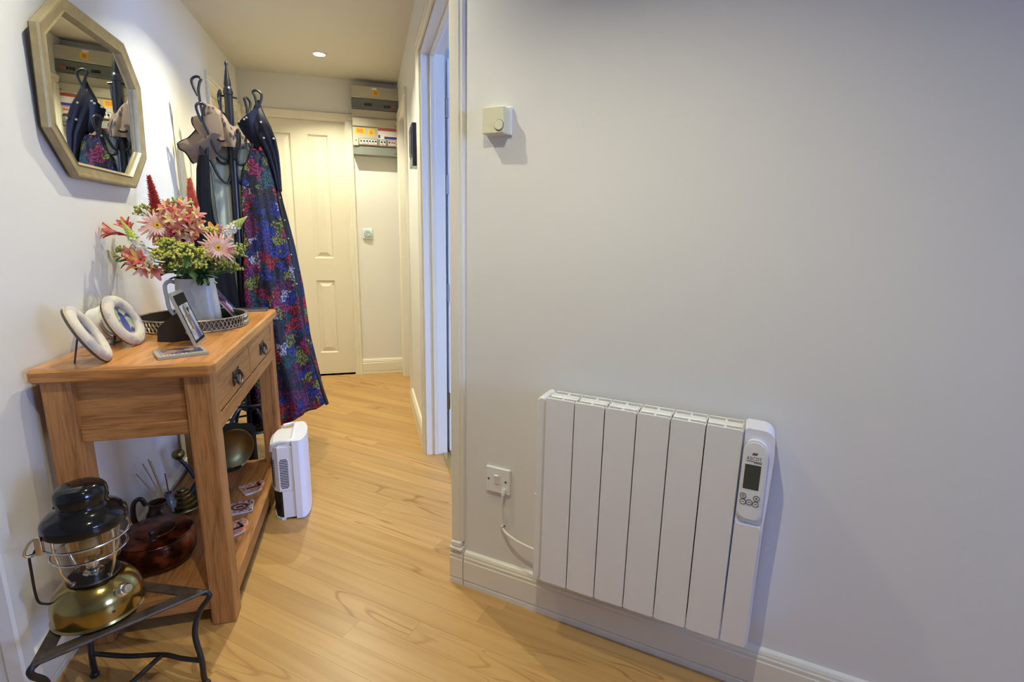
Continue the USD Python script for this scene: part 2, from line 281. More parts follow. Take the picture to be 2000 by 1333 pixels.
def window(n, o, rz, w, H, label):
    t = thing(f'window_{n}', label, None, o, kind='structure', rz=rz); h = w / 2
    part(t, 'frame', cat(box(-.03, .03, -h, h, 0, .06, .004), box(-.03, .03, -h, h, H - .06, H, .004), box(-.03, .03, -h, -h + .06, 0, H, .004), box(-.03, .03, h - .06, h, 0, H, .004), box(-.025, .025, -.03, .03, 0, H, .004)), M['whitegloss'])
    part(t, 'sill', box(-.12, .03, -h, h, 0, .025, .006), M['whitegloss'])
window(1, (3.45, -.06, .82), 0, .80, .90, 'white framed window of the side room')
cw_ = PE + WN * .75 + WD * .05; window(2, (cw_[0], cw_[1], .75), DEG, 1.1, 1.2, 'white framed window at the far right end of the angled wall')
# skirting boards
SKIRT = [(0, 0), (.017, 0), (.017, .017), (.0145, .0195), (.0165, .022), (.018, .026), (.018, .094), (.0155, .0975), (.0165, .101), (.0165, .108), (.014, .111), (.0135, .117), (.010, .124), (.005, .127), (0, .128)]
def along(poly, a, b, n):
    a, b, n = np.array(a, float), np.array(b, float), np.array(n, float); d = np.cross(n, UP)
    if np.dot(b - a, d) < 0: a, b = b, a
    return frame_to(prism(poly, 0, np.linalg.norm(b - a)), a, n, UP, np.cross(n, UP))
def skirt(name, label, segs, m='gloss'):
    t = thing(name, label, None, kind='structure')
    for a, b, n in segs: part(t, 'board', along(SKIRT, a, b, n), M[m], 20)
skirt('baseboard_left', 'white moulded skirting along the left wall', [((XL, 1.300, 0), (XL, 3.445, 0), (1, 0, 0))])
skirt('baseboard_far', 'cream skirting on the end wall between the door and the corner', [((-.072, YF, 0), (XR, YF, 0), (0, -1, 0))])
skirt('baseboard_right', 'cream skirting of the right hallway wall beyond the open doorway', [((XR, 2.63, 0), (XR, 3.375, 0), (-1, 0, 0))])
skirt('baseboard_angled', 'cream moulded skirting under the radiator, its short corner block cut off by a dark joint', [(wpt(-.052, 0), wpt(-.0015, 0), WN), (wpt(.0015, 0), wpt(S_END, 0), WN)])
part('/World/baseboard_angled', 'corner_cap', mv(cat(frame_to(box(-.050, -.004, 0, .0225, 0, .012, .003), wpt(0, 0, .128), WD, WN, UP), frame_to(box(-.047, -.008, 0, .019, 0, .022, .004), wpt(0, 0, .139), WD, WN, UP))), M['whitegloss'])

# door cases
def casing(parent, w, d=.018): return [(0, 0), (w, 0), (w, .6 * d), (.90 * w, d), (.55 * w, d), (.48 * w, .8 * d), (.18 * w, .8 * d), (.12 * w, .62 * d), (0, .5 * d)]
def case(t, o, ex, en, w0, w1, H, cw=.058, m='gloss', left=True, right=True):
    """architrave round an opening w0..w1 wide: o origin, ex along the wall, en out of it"""
    o, ex, en = np.array(o, float), np.array(ex, float), np.array(en, float)
    def leg(w, flip):
        g = prism(casing(t, cw), 0, H + (0 if True else cw)); x = -ex if flip else ex; zz = np.cross(x, en)
        return frame_to(g, o + ex * w + (UP * 0 if zz[2] > 0 else UP * H), x, en, zz)
    if left: part(t, 'architrave', leg(w0, True), M[m], 20)
    if right: part(t, 'architrave', leg(w1, False), M[m], 20)
    g = prism(casing(t, cw), 0, (w1 - w0) + (cw if left else 0) + (cw if right else 0)); zz = np.cross(UP, en)
    st = w0 - (cw if left else 0); en_ = w1 + (cw if right else 0)
    part(t, 'architrave_head', frame_to(g, o + UP * H + ex * (st if np.dot(zz, ex) > 0 else en_), UP, en, zz), M[m], 20)
def rect_loft(x0, x1, z0, z1, steps):
    v, f = [], []
    for i, d in steps: v += [(x0 + i, d, z0 + i), (x1 - i, d, z0 + i), (x1 - i, d, z1 - i), (x0 + i, d, z1 - i)]
    for k in range(len(steps) - 1):
        for j in range(4): a, b = 4 * k + j, 4 * k + (j + 1) % 4; f += [[a, b, b + 4], [a, b + 4, a + 4]]
    k = 4 * (len(steps) - 1); f += [[k, k + 1, k + 2], [k, k + 2, k + 3]]
    return trimesh.Trimesh(np.array(v), np.array(f), process=False)
def leaf_door(t, w, h, m, pan=None, th=.04):
    """local: x across 0..w, front face at y=0 (towards -y), z up"""
    pan = pan or [(.95, 1.875), (.18, .775)]; sw = .126; mid = w / 2; mw = .060
    bars = [box(0, sw, 0, th, 0, h), box(w - sw, w, 0, th, 0, h), *[box(mid - mw, mid + mw, 0, th, a, b) for a, b in pan]]
    zs = [0] + sorted(z for p in pan for z in p) + [h]
    for a, b in zip(zs[::2], zs[1::2]): bars.append(box(sw, w - sw, 0, th, a, b))
    part(t, 'leaf', cat(bars), m, False)
    for a, b in pan:
        for x0, x1 in ((sw, mid - mw), (mid + mw, w - sw)): part(t, 'panel', rect_loft(x0, x1, a, b, [(0, .0), (.004, .004), (.010, .013), (.017, .014), (.044, .002), (.046, .001)]), m, 20)
d1 = thing('door_1', 'cream four-panelled door at the end of the hallway', None, (-.79, YF + .03, .008), kind='structure')
leaf_door(d1, .66, 1.972, M['doorpaint'])
for z in (.21, .78, 1.72): part(d1, 'hinge', mv(lathe([(0, 0), (.006, 0), (.006, .075), (0, .075)], 10), .663, -.004, z), M['gloss'])
case(d1, (.79 - .79, -.03, -.008), (1, 0, 0), (0, -1, 0), -.006, .666, 1.985, .055)
part(d1, 'lining', cat(box(.661, .672, -.03, .07, -.008, 1.98), box(-.011, 0, -.03, .07, -.008, 1.98), box(-.011, .672, -.03, .07, 1.973, 1.984)), M['gloss'], False)
d2 = thing('door_2', 'cream door in the left wall beyond the coat stand', None, (XL - .055, 3.505, .006), rz=90, kind='structure')
leaf_door(d2, .68, 1.975, M['doorpaint']); case(d2, (0, -.055, -.006), (1, 0, 0), (0, -1, 0), -.005, .685, 1.99, .055)
part(d2, 'lining', cat(box(.681, .685, -.055, .04, -.006, 1.985), box(-.005, -.001, -.055, .04, -.006, 1.985), box(-.005, .685, -.055, .04, 1.978, 1.984)), M['gloss'], False)
d4 = thing('door_4', 'cream door at the far end of the right hallway wall', None, (XR + .04, 4.125, .006), rz=-90, kind='structure')
leaf_door(d4, .68, 1.975, M['doorpaint']); case(d4, (0, -.04, -.006), (1, 0, 0), (0, -1, 0), -.005, .685, 1.99, .055)
d5 = thing('door_5', 'white door frame at the left edge of the picture beside the iron stand', None, (-1.665, YC + .03, .006), kind='structure')
leaf_door(d5, .750, 1.975, M['whitegloss']); case(d5, (0, -.03, -.006), (1, 0, 0), (0, -1, 0), -.004, .756, 1.99, .074, 'whitegloss')
part(d5, 'corner_post', prism([(.744, -.030), (.744, -.046), (.765, -.050), (.770, -.058), (.792, -.058), (.796, -.052), (.822, -.054), (.830, -.062), (.857, -.062), (.862, -.057), (.862, -.020), (.8202, -.020), (.8202, -.030)], -.006, 2.2), M['whitegloss'], 20)
# the open doorway: lining, stop, opened leaf with its hinges, threshold
d3 = thing('door_3', 'white door frame of the open doorway in the right wall, leaf swung into the side room', None, (XR, 2.565, 0), kind='structure')
part(d3, 'lining', box(0, .11, -.012, 0, 0, 1.99), M['whitegloss'], False); part(d3, 'lining', box(0, .11, -.945, -.933, 0, 1.99), M['whitegloss'], False)
part(d3, 'lining', box(0, .11, -.933, -.012, 1.978, 1.99), M['whitegloss'], False)
part(d3, 'door_stop', cat(box(.040, .062, -.024, -.012, 0, 1.978, .002), box(.040, .062, -.933, -.921, 0, 1.978, .002), box(.040, .062, -.921, -.024, 1.966, 1.978, .002)), M['gloss'])
part(d3, 'lining_edge', cat(box(.062, .11, -.016, -.012, 0, 1.978), box(.062, .11, -.933, -.929, 0, 1.978)), M['whitegloss'], False)
case(d3, (0, 0, 0), (0, 1, 0), (-1, 0, 0), -.945, 0, 1.995, .062, 'gloss', left=False)
part(d3, 'open_leaf', box(.124, .88, -.004, .036, .008, 1.972, .001), M['whitegloss'])
for z, c in ((1.71, 'steel'), (1.36, 'steel'), (.83, 'steel'), (.25, 'brass2')): part(d3, 'hinge', cat(box(.1105, .128, -.010, .003, z, z + .088, .001), mv(lathe([(0, 0), (.006, 0), (.006, .088), (0, .088)], 10), .118, -.012, z)), M[c])
part(d3, 'strike_plate', box(.1105, .121, -.011, -.004, .845, .885, .001), M['chrome'])
part(d3, 'threshold_bar', box(.085, .122, -.933, -.012, 0, .006, .002), M['brassbar'])
t1 = thing('trim_1', 'cream architrave capping the left edge of the angled wall', None, kind='structure')
part(t1, 'edge_trim', frame_to(prism([(-.048, 0), (-.002, 0), (-.002, .004), (-.006, .009), (-.013, .010), (-.016, .013), (-.028, .015), (-.043, .015), (-.048, .010)], 0, 2.115), P0 + UP * .161, WD, WN, np.cross(WD, WN)) if np.cross(WD, WN)[2] > 0 else frame_to(prism([(-.048, 0), (-.002, 0), (-.002, .004), (-.006, .009), (-.013, .010), (-.016, .013), (-.028, .015), (-.043, .015), (-.048, .010)], 0, 2.115), P0 + UP * 2.276, WD, WN, np.cross(WD, WN)), M['gloss'], 20)

# recessed downlights, plus the added fill lamp above the camera
M['baffle'] = mat('lamp_baffle', (.30, .29, .27), .5)
for k_, (x, y, power, lab) in enumerate(LAMPS):
    dl = thing('ceiling_downlight', lab, 'ceiling light', (x, y, ZC), group='hallway downlights')
    part(dl, 'trim_ring', lathe([(.034, .002), (.034, -.004), (.037, -.006), (.047, -.003), (.048, .0), (.0405, .0), (.040, .004), (.034, .002)], 32), M['white'])
    part(dl, 'baffle', lathe([(.034, .002), (.034, .036), (.036, .040), (0, .040), (0, .043), (.039, .043), (.039, .001), (.034, .002)], 32), M['baffle'])
    part(dl, 'lens', mv(trimesh.creation.cylinder(.0325, .002, sections=32), 0, 0, .026), emis(f'lamp_lens_{k_}', LAMP_COLOR, 9.0 * power), False)
    part(dl, 'capsule', mv(trimesh.creation.cylinder(.011, .003, sections=20), 0, 0, .022), emis(f'lamp_capsule_{k_}', LAMP_COLOR, LAMP_POWER * power), False)

# ------------------------------------------------------------------ console table
M['oaktopx'] = oak('oak_table_end_board', (1.4, 16, 16), (.50, .215, .058), (.36, .145, .038), .27)
ct = thing('console_table', 'oak console table with two drawers and a low shelf against the left wall', 'table', (-.62, 1.985, 0))
tx0, tx1, ty0, ty1 = -.19, .195, -.487, .49            # outer faces of the legs
def roundtop(x0, x1, y0, y1, z0, z1):
    return rbox(x0, x1, y0, y1, z0, z1, .020, 2, 8, .006)
tp = roundtop(-.208, .211, -.508, .513, .782, .818)
inter = lambda a, b: trimesh.boolean.intersection([a, b], engine='manifold')
part(ct, 'top', inter(tp, box(-.3, .3, -.4842, .4892, .7, .9)), M['oaktop'], 40)
part(ct, 'end_board', inter(tp, box(-.3, .3, -.6, -.485, .7, .9)), M['oaktopx'], 40); part(ct, 'end_board', inter(tp, box(-.3, .3, .490, .6, .7, .9)), M['oaktopx'], 40)
lw = .066
for x in (tx0, tx1 - lw):
    for y in (ty0, ty1 - lw): part(ct, 'leg', box(x, x + lw, y, y + lw, 0, .782, .003), M['oakz'])
for y, s in ((ty0 + .014, 1), (ty1 - .034, 1)):
    part(ct, 'end_panel', box(tx0 + lw, tx1 - lw, y + .006, y + .014, .652, .782), M['oakx'], False)
    part(ct, 'end_rail', box(tx0 + lw, tx1 - lw, y - .004, y + .020, .611, .652, .002), M['oakx'])
    part(ct, 'shelf_rail', box(tx0 + lw, tx1 - lw, y - .004, y + .020, .050, .105, .002), M['oakx'])
part(ct, 'back_panel', box(tx0 + .012, tx0 + .028, ty0 + lw, ty1 - lw, .600, .782), M['oaky'], False)
part(ct, 'front_rail', box(tx1 - .026, tx1 - .002, ty0 + lw, ty1 - lw, .598, .646, .002), M['oaky'])
part(ct, 'top_rail', box(tx1 - .026, tx1 - .002, ty0 + lw, ty1 - lw, .757, .782, .001), M['oaky'])
part(ct, 'divider', box(tx1 - .030, tx1 - .002, -.008, .008, .646, .757, .001), M['oakz'])
part(ct, 'shelf', box(tx0 + .01, tx1 - .03, ty0 + .02, ty1 - .02, .085, .104, .002), M['oaky'])
part(ct, 'shelf_rail', box(tx1 - .038, tx1 - .004, ty0 + lw, ty1 - lw, .052, .112, .004), M['oaky'])
part(ct, 'shelf_rail', box(tx0 + .004, tx0 + .03, ty0 + lw, ty1 - lw, .052, .108, .004), M['oaky'])
def ring_pts(rx, rz, n, a0=0, a1=2 * math.pi): return [(rx * math.cos(a), rz * math.sin(a)) for a in np.linspace(a0, a1, n, endpoint=False)]
for y0, y1 in ((ty0 + lw + .005, -.012), (.012, ty1 - lw - .005)):
    d = part(ct, 'drawer', box(tx1 - .022, tx1 - .003, y0, y1, .650, .754, .002), M['oaky'])
    yc = (y0 + y1) / 2; px = tx1 - .003
    # iron plate with bosses and a drop handle
    plate = frame_to(prism(Polygon([(-.036, -.024), (-.044, 0), (-.036, .024), (-.020, .020), (.020, .020), (.036, .024), (.044, 0), (.036, -.024), (.020, -.020), (-.020, -.020)]), 0, .003), (px, yc, .701), (0, 1, 0), UP, (1, 0, 0))
    boss = [mv(rot(lathe([(0, 0), (.009, 0), (.008, .008), (.004, .011), (0, .011)], 14), 'y', 90), px, yc + s * .028, .708) for s in (-1, 1)]
    bail = tube(smooth_path([(px + .010, yc - .028, .708), (px + .013, yc - .031, .692), (px + .014, yc - .020, .680), (px + .015, yc, .676), (px + .014, yc + .020, .680), (px + .013, yc + .031, .692), (px + .010, yc + .028, .708)], 24), .0038, 8)
    part(d, 'handle', cat(plate, boss, bail), M['pewter'])

# ------------------------------------------------------------------ octagonal mirror
mw, mh, mc = .318, .247, .118
OCT = np.array([(-mw, mh - mc), (-mw + mc * 1.15, mh), (mw - mc * 1.0, mh), (mw, mh - mc), (mw, -mh + mc), (mw - mc, -mh), (-mw + mc, -mh), (-mw, -mh + mc)])
def inset(P, d): 
    q = np.array(Polygon(P).buffer(-d, join_style=2).exterior.coords)[:-1]
    return q[np.argmin(np.linalg.norm(q - P[0] * .8, axis=1)):].tolist() + q[:np.argmin(np.linalg.norm(q - P[0] * .8, axis=1))].tolist()
OCT_ = OCT[::-1] if Polygon(OCT).exterior.is_ccw is False else OCT
mi = thing('wall_mirror', 'octagonal wall mirror in a dull gold frame hung above the console table', 'mirror', (XL + .021, 2.052, 1.560), ry=2.0)
rings, prof = [], [(0, 0), (0, .016), (.004, .021), (.010, .021), (.016, .017), (.034, .014), (.038, .017), (.042, .013), (.047, .006), (.049, -.004)]
base_ring = np.array(OCT); cen = base_ring.mean(0)
def inset_ring(P, d):
    n = len(P); out = []
    for i in range(n):
        a, b, c = P[i - 1], P[i], P[(i + 1) % n]; e1, e2 = (b - a) / np.linalg.norm(b - a), (c - b) / np.linalg.norm(c - b)
        n1, n2 = np.array([e1[1], -e1[0]]), np.array([e2[1], -e2[0]])     # clockwise ring: inward normals
        out.append(b + d * (n1 + n2) / (1 + n1 @ n2))
    return np.array(out)
V = []
for d, h in prof:
    for q in inset_ring(base_ring, d): V.append((h, q[0], q[1]))
F = grid_faces(len(prof), 8, False, True); mm = trimesh.Trimesh(np.array(V), F, process=False); trimesh.repair.fix_normals(mm)
part(mi, 'frame', mm, M['gilt'], 25)
part(mi, 'backing', frame_to(prism(Polygon(base_ring).buffer(-.003), -.004, -.001), (0, 0, 0), (0, 1, 0), (0, 0, 1), (1, 0, 0)), M['ringback'], False)
part(mi, 'glass', frame_to(prism(Polygon(inset_ring(base_ring, .046)), 0, .002), (0, 0, 0), (0, 1, 0), (0, 0, 1), (1, 0, 0)), M['mirror'], False)

# ------------------------------------------------------------------ radiator on the angled wall (local: x along the wall, -y out of it)
rd = thing('radiator', 'white six-fin electric wall radiator with a digital control panel', 'radiator', P0, rz=DEG)
fx0, fw = .3105, .0812
def front(poly, d0, d1): return frame_to(prism(poly, d0, d1), (0, 0, 0), (1, 0, 0), (0, 0, 1), (0, -1, 0))
rr = lambda x0, x1, z0, z1, r: sbox(x0 + r, z0 + r, x1 - r, z1 - r).buffer(r, quad_segs=5)
for k in range(6):
    a, b = fx0 + k * fw + .0012, fx0 + (k + 1) * fw - .0012; c = (a + b) / 2
    fn = part(rd, 'fin', cat(front(rr(a, b, .187, .744, .006), .093, .099), front(rr(a + .0008, b - .0008, .1875, .7435, .006), .0985, .1)), M['whitemetal'], 25)
    web = [box(a, b, -.022, -.018, .20, .742, .001), box(c - .003, c + .003, -.094, -.018, .20, .739), box(a, a + .002, -.094, -.018, .2, .738), box(b - .002, b, -.094, -.018, .2, .738)]
    web += [box(a, b, -.069, -.043, .726, .743, .003)]
    part(rd, 'fin_web', cat(web), M['whitemetal'], False)
part(rd, 'end_cap', rbox(.286, .3095, -.098, -.016, .187, .744, .022, 1, 6, .004), M['whitemetal'])
part(rd, 'cap_seam', box(.2852, .300, -.0985, -.016, .452, .4545), M['white'], False)
pf = lambda x0, x1, z0, z1, r, d0, d1: front(rr(x0, x1, z0, z1, r), d0, d1)
part(rd, 'control_housing', cat(front(Polygon([(.8005, .187), (.8005, .744), (.806, .748)] + [(.838 + .026 * math.sin(t), .721 + .026 * math.cos(t)) for t in np.linspace(0, math.pi / 2, 8)] + [(.866, .69), (.8645, .60), (.862, .50), (.862, .187)]), .016, .088)), M['lilacwhite'], 25)
part(rd, 'lower_cover', front(rr(.8005, .856, .187, .513, .004), .086, .0985), M['whitemetal'], 25)
part(rd, 'control_panel', cat(front(Polygon([(.801, .545), (.806, .533), (.816, .527), (.842, .525), (.851, .532), (.854, .548), (.853, .70), (.846, .716), (.832, .725), (.817, .725), (.806, .718), (.802, .706)]).buffer(-.008).buffer(.008, quad_segs=6), .086, .0985), front(Polygon([(.803, .548), (.808, .538), (.818, .532), (.840, .531), (.8475, .537), (.850, .55), (.8495, .698), (.843, .712), (.831, .720), (.818, .720), (.808, .714), (.804, .704)]).buffer(-.008).buffer(.008, quad_segs=6), .098, .1015)), M['white'], 25)
part(rd, 'screen', pf(.8085, .8415, .6065, .667, .001, .101, .1022), M['lcd'], False)
for i, (x, z) in enumerate(((.8115, .588), (.8125, .573), (.8258, .574), (.840, .5865), (.8395, .572))):
    bt = part(rd, 'button', front(shapely.Point(x, z).buffer(.0062, quad_segs=8), .101, .1024), M['white'], False)
    part(bt, 'ring', front(shapely.Point(x, z).buffer(.0068, quad_segs=8).difference(shapely.Point(x, z).buffer(.0055, quad_segs=8)), .1012, .1028), M['print'], False)
    sym = [sbox(x - .003, z - .0008, x + .003, z + .0008)]
    if i == 3: sym = [shapely.Point(x, z).buffer(.0022), sbox(x - .003, z - .0006, x + .003, z + .0006)]
    if i == 0: sym = [shapely.Point(x, z).buffer(.003).difference(shapely.Point(x, z).buffer(.0018))]
    part(bt, 'symbol', front(shapely.union_all(sym), .1022, .1028), M['print'], False)
tm = meshkit.text_mesh('ASCOT', .0078, .0006); bw = tm.bounds[1][0] - tm.bounds[0][0]; tm.apply_scale((.031 / bw, 1, 1))
part(rd, 'brand_print', cat(frame_to(tm, (.8095, -.1013, .6785), (1, 0, 0), (0, 0, 1), (0, -1, 0)),
     front(sbox(.8095, .6745, .842, .6758), .1012, .102), front(sbox(.826, .6715, .842, .6730), .1012, .102),
     [front(shapely.affinity.rotate(shapely.affinity.scale(shapely.Point(.8225 + .0035 * k, .6935).buffer(.0036), .45, 1), -35), .1012, .102) for k in range(3)]), M['print'], False)

# ------------------------------------------------------------------ thermostat, fused switch with its flex
th = thing('room_thermostat', 'square cream plastic thermostat with a round dial high on the angled wall', 'thermostat', P0 + UP * 1.4715, rz=DEG)
part(th, 'back_plate', box(.070, .147, -.010, 0, -.036, .036, .002), M['white'])
part(th, 'housing', cat(rbox(.071, .137, -.034, -.010, -.034, .034, .004, 1, 4, .002)), M['creamplastic'])
part(th, 'dial', mv(rot(lathe([(0, 0), (.0125, 0), (.0125, .003), (.011, .0045), (0, .0045)], 28), 'x', 90), .1235, -.034, -.0145), M['creamplastic'])
part(th, 'dial_ring', mv(rot(lathe([(.0125, 0), (.0142, 0), (.0142, .0012), (.0125, .0012), (.0125, 0)], 28), 'x', 90), .1235, -.0338, -.0145), M['grey'])
sw = thing('switch_socket', 'white fused wall switch left of the radiator feeding its flex', 'switch', P0 + UP * .4145, rz=DEG)
part(sw, 'plate', rbox(.0795, .1655, -.010, 0, -.043, .043, .004, 1, 4, .003), M['white'])
part(sw, 'rocker', rot(box(.112, .1275, -.0155, -.009, -.009, .020, .0015), 'x', 8, (.12, -.011, .005)), M['white'])
for x in (.091, .151): part(sw, 'screw', mv(rot(lathe([(0, 0), (.0036, 0), (.0036, .0008), (0, .0008)], 14), 'x', 90), x, -.0100, .001), M['print'])
part(sw, 'flex_outlet', aim(lathe([(0, 0), (.0075, 0), (.006, .014), (.0045, .020), (0, .020)], 16), (.146, -.010, -.024), (0, -.5, -1)), M['white'])
fx = thing('flex_cable', 'cream flex cable looping from the wall switch down to the radiator', 'cable', P0, rz=DEG)
part(fx, 'cable', tube(smooth_path([(.146, -.018, .385), (.1435, -.017, .360), (.1395, -.010, .320), (.139, -.008, .285), (.1415, -.009, .262), (.150, -.014, .252), (.175, -.026, .247), (.215, -.036, .242), (.255, -.040, .238), (.29, -.040, .236)], 50), .0036, 10), M['white'])
part(fx, 'clip', box(.1365, .1475, -.014, 0, .258, .266, .002), M['creamplastic']); part(fx, 'clip_nail', mv(rot(lathe([(0, 0), (.003, 0), (.003, .002), (0, .002)], 10), 'x', 90), .1485, -.010, .264), M['print'])

# ------------------------------------------------------------------ consumer units on the end wall, wall switch, intercom
def rx(x0, x1, z0, z1, y0, y1, m, t, name, c=.002, sub=None): return part(t, name, box(x0, x1, -y1, -y0, z0, z1, c), M[m])
cu = thing('consumer_unit', 'upper fuse box, beige with a smoked grey window strip and one orange sticker', 'fuse box', (.108, YF, 2.004))
W2 = .178
rx(-W2, W2, 0, .222, 0, .075, 'boxgrey', cu, 'body'); rx(-W2 + .002, W2 - .002, .138, .224, .075, .100, 'boxwhite', cu, 'upper_cover', .006)
rx(-W2 + .002, W2 - .002, .062, .137, .075, .094, 'smoke', cu, 'window_strip', .004)
for k in range(4): rx(-.085 + .014 * k, -.075 + .014 * k, .085, .104, .094, .098, 'black', cu, 'breaker', .001)
for k in range(5): rx(.055 + .017 * k, .067 + .017 * k, .080, .098, .094, .098, 'red' if k > 2 else 'black', cu, 'breaker', .001)
rx(-.024, .020, .160, .196, .100, .101, 'yellow', cu, 'sticker', 0); rx(-.014, .010, .165, .188, .101, .1015, 'orange', cu, 'sticker_print', 0); rx(-.028, .006, .198, .212, .100, .101, 'white', cu, 'sticker_tag', 0)
rx(-W2 + .002, W2 - .002, 0, .061, .075, .084, 'boxwhite', cu, 'lower_cover', .003)
cl = thing('consumer_unit', 'lower fuse box, its yellow and red and blue warning stickers above a row of breakers', 'fuse box', (.108, YF, 1.742))
rx(-W2, W2, 0, .258, 0, .078, 'boxgrey', cl, 'body'); rx(-W2 + .001, W2 - .001, .200, .262, .078, .102, 'boxwhite', cl, 'upper_cover', .005)
rx(.130, .158, .213, .222, .102, .1026, 'grey', cl, 'badge', 0)
rx(-W2 + .001, W2 - .001, .070, .198, .078, .092, 'boxwhite', cl, 'front_plate', .003)
rx(-.160, -.088, .148, .190, .092, .0932, 'yellow', cl, 'sticker', 0); rx(-.148, -.100, .155, .184, .0932, .0937, 'orange', cl, 'sticker_print', 0)
rx(-.068, -.018, .144, .188, .092, .0932, 'yellow', cl, 'sticker', 0)
part(cl, 'sticker_print', frame_to(prism([(-.058, .150), (-.028, .150), (-.043, .182)], .0932, .0938), (0, 0, 0), (1, 0, 0), (0, 0, 1), (0, -1, 0)), M['orange'], False)
rx(.005, .160, .118, .196, .092, .0932, 'white', cl, 'sheet_label', 0); rx(.006, .159, .180, .195, .0932, .0937, 'red', cl, 'label_band', 0); rx(.052, .158, .122, .140, .0932, .0937, 'blueprint', cl, 'label_band', 0); rx(.008, .022, .126, .150, .0932, .0937, 'blueprint', cl, 'label_band', 0)
rx(-.130, .128, .072, .118, .092, .0930, 'boxgrey', cl, 'breaker_slot', 0)
for k, x in enumerate([-.118 + .021 * i for i in range(6)] + [.030, .052] + [.088, .108, .124]):
    b = rx(x - .0095, x + .0095, .074, .112, .093, .100, 'white', cl, 'breaker', .0012)
    part(b, 'toggle', box(x - .005, x + .005, -.107, -.100, .092, .104, .001), M['red' if k > 8 else 'black'], False); part(b, 'stripe', box(x - .009, x + .009, -.1006, -.100, .078, .081), M['red'], False)
for s in (-1, 1): rx(s * .155 - .018, s * .155 + .018, .062, .118, .092, .100, 'boxwhite', cl, 'lug', .003); rx(s * .155 - .003, s * .155 + .003, .094, .104, .100, .101, 'black', cl, 'screw', 0)
rx(-W2 + .001, W2 - .001, 0, .062, .078, .088, 'boxgrey', cl, 'lower_cover', .003); rx(.120, .148, .016, .024, .088, .0886, 'print', cl, 'badge', 0)
ws = thing('wall_timer', 'small white square timer with a pale teal round dial on the end wall', 'timer', (.010, YF, 1.156))
part(ws, 'plate', box(-.038, .038, -.018, 0, -.040, .040, .005), M['white'])
part(ws, 'dial', mv(rot(lathe([(0, 0), (.028, 0), (.028, .008), (.024, .012), (.014, .012), (.012, .009), (0, .009)], 32), 'x', 90), .002, -.018, 0), M['teal'])
part(ws, 'pointer', rot(box(-.002, .026, -.034, -.030, -.004, .004, .001), 'y', 35), M['white'])
ic = thing('intercom', 'dark navy wall intercom with a grey green lower edge on the right hallway wall', 'intercom', (XR, 2.72, 1.495))
part(ic, 'housing', rbox(-.038, 0, -.075, .075, 0, .202, .006, 0, 4, .004), M['navyplastic'])
part(ic, 'lower_plate', box(-.0395, -.004, -.073, .073, .001, .040, .003), M['grey'])
for y in (-.045, .012): part(ic, 'cover', box(-.042, -.036, y, y + .045, .055, .185, .003), M['navyplastic'])

# ------------------------------------------------------------------ on the console table
ZT = .818
def photo_mat(name, top, low, spots):
    """flat print: a sky-to-ground blend with soft blotches"""
    n = {'tc': ('texture_coordinate', {}), 'm': ('mapping', {'scale': (30, 30, 30)}), 'n': ('noise_texture', {'scale': 1.0, 'detail': 2.0}), 'r': ('rgb_ramp', {'ramp': [(0, low), (.42, low), (.5, spots), (.6, top), (1, top)]}), 'p': ('principled_bsdf', {'roughness': .12})}
    return usdkit.material(stage, '/World/Looks/' + name, n, [('tc.object', 'm.vector'), ('m.vector', 'n.vector'), ('n.fac', 'r.fac'), ('r.color', 'p.base_color')], surface='p.BSDF')
M['ph1'] = photo_mat('photo_outdoors', (.28, .42, .16), (.02, .05, .16), (.45, .40, .38)); M['ph2'] = photo_mat('photo_seaside', (.30, .39, .50), (.22, .27, .30), (.42, .47, .52))
M['ph3'] = photo_mat('photo_dark', (.03, .03, .07), (.01, .01, .03), (.10, .08, .12)); M['ph4'] = photo_mat('photo_faces', (.05, .05, .10), (.32, .22, .14), (.12, .11, .20))
M['acrylic'] = mat('clear_acrylic', (.42, .42, .40), .08, transmission_weight=.4); M['acryledge'] = mat('acrylic_edge', (.36, .34, .28), .12)
M['dress_blue'] = mat('print_blue_dress', (.05, .06, .28), .15); M['skin'] = mat('print_skin', (.40, .22, .14), .15); M['hairbrown'] = mat('print_brown_hair', (.10, .045, .025), .15); M['pinkprint'] = mat('print_pink', (.45, .04, .12), .2)
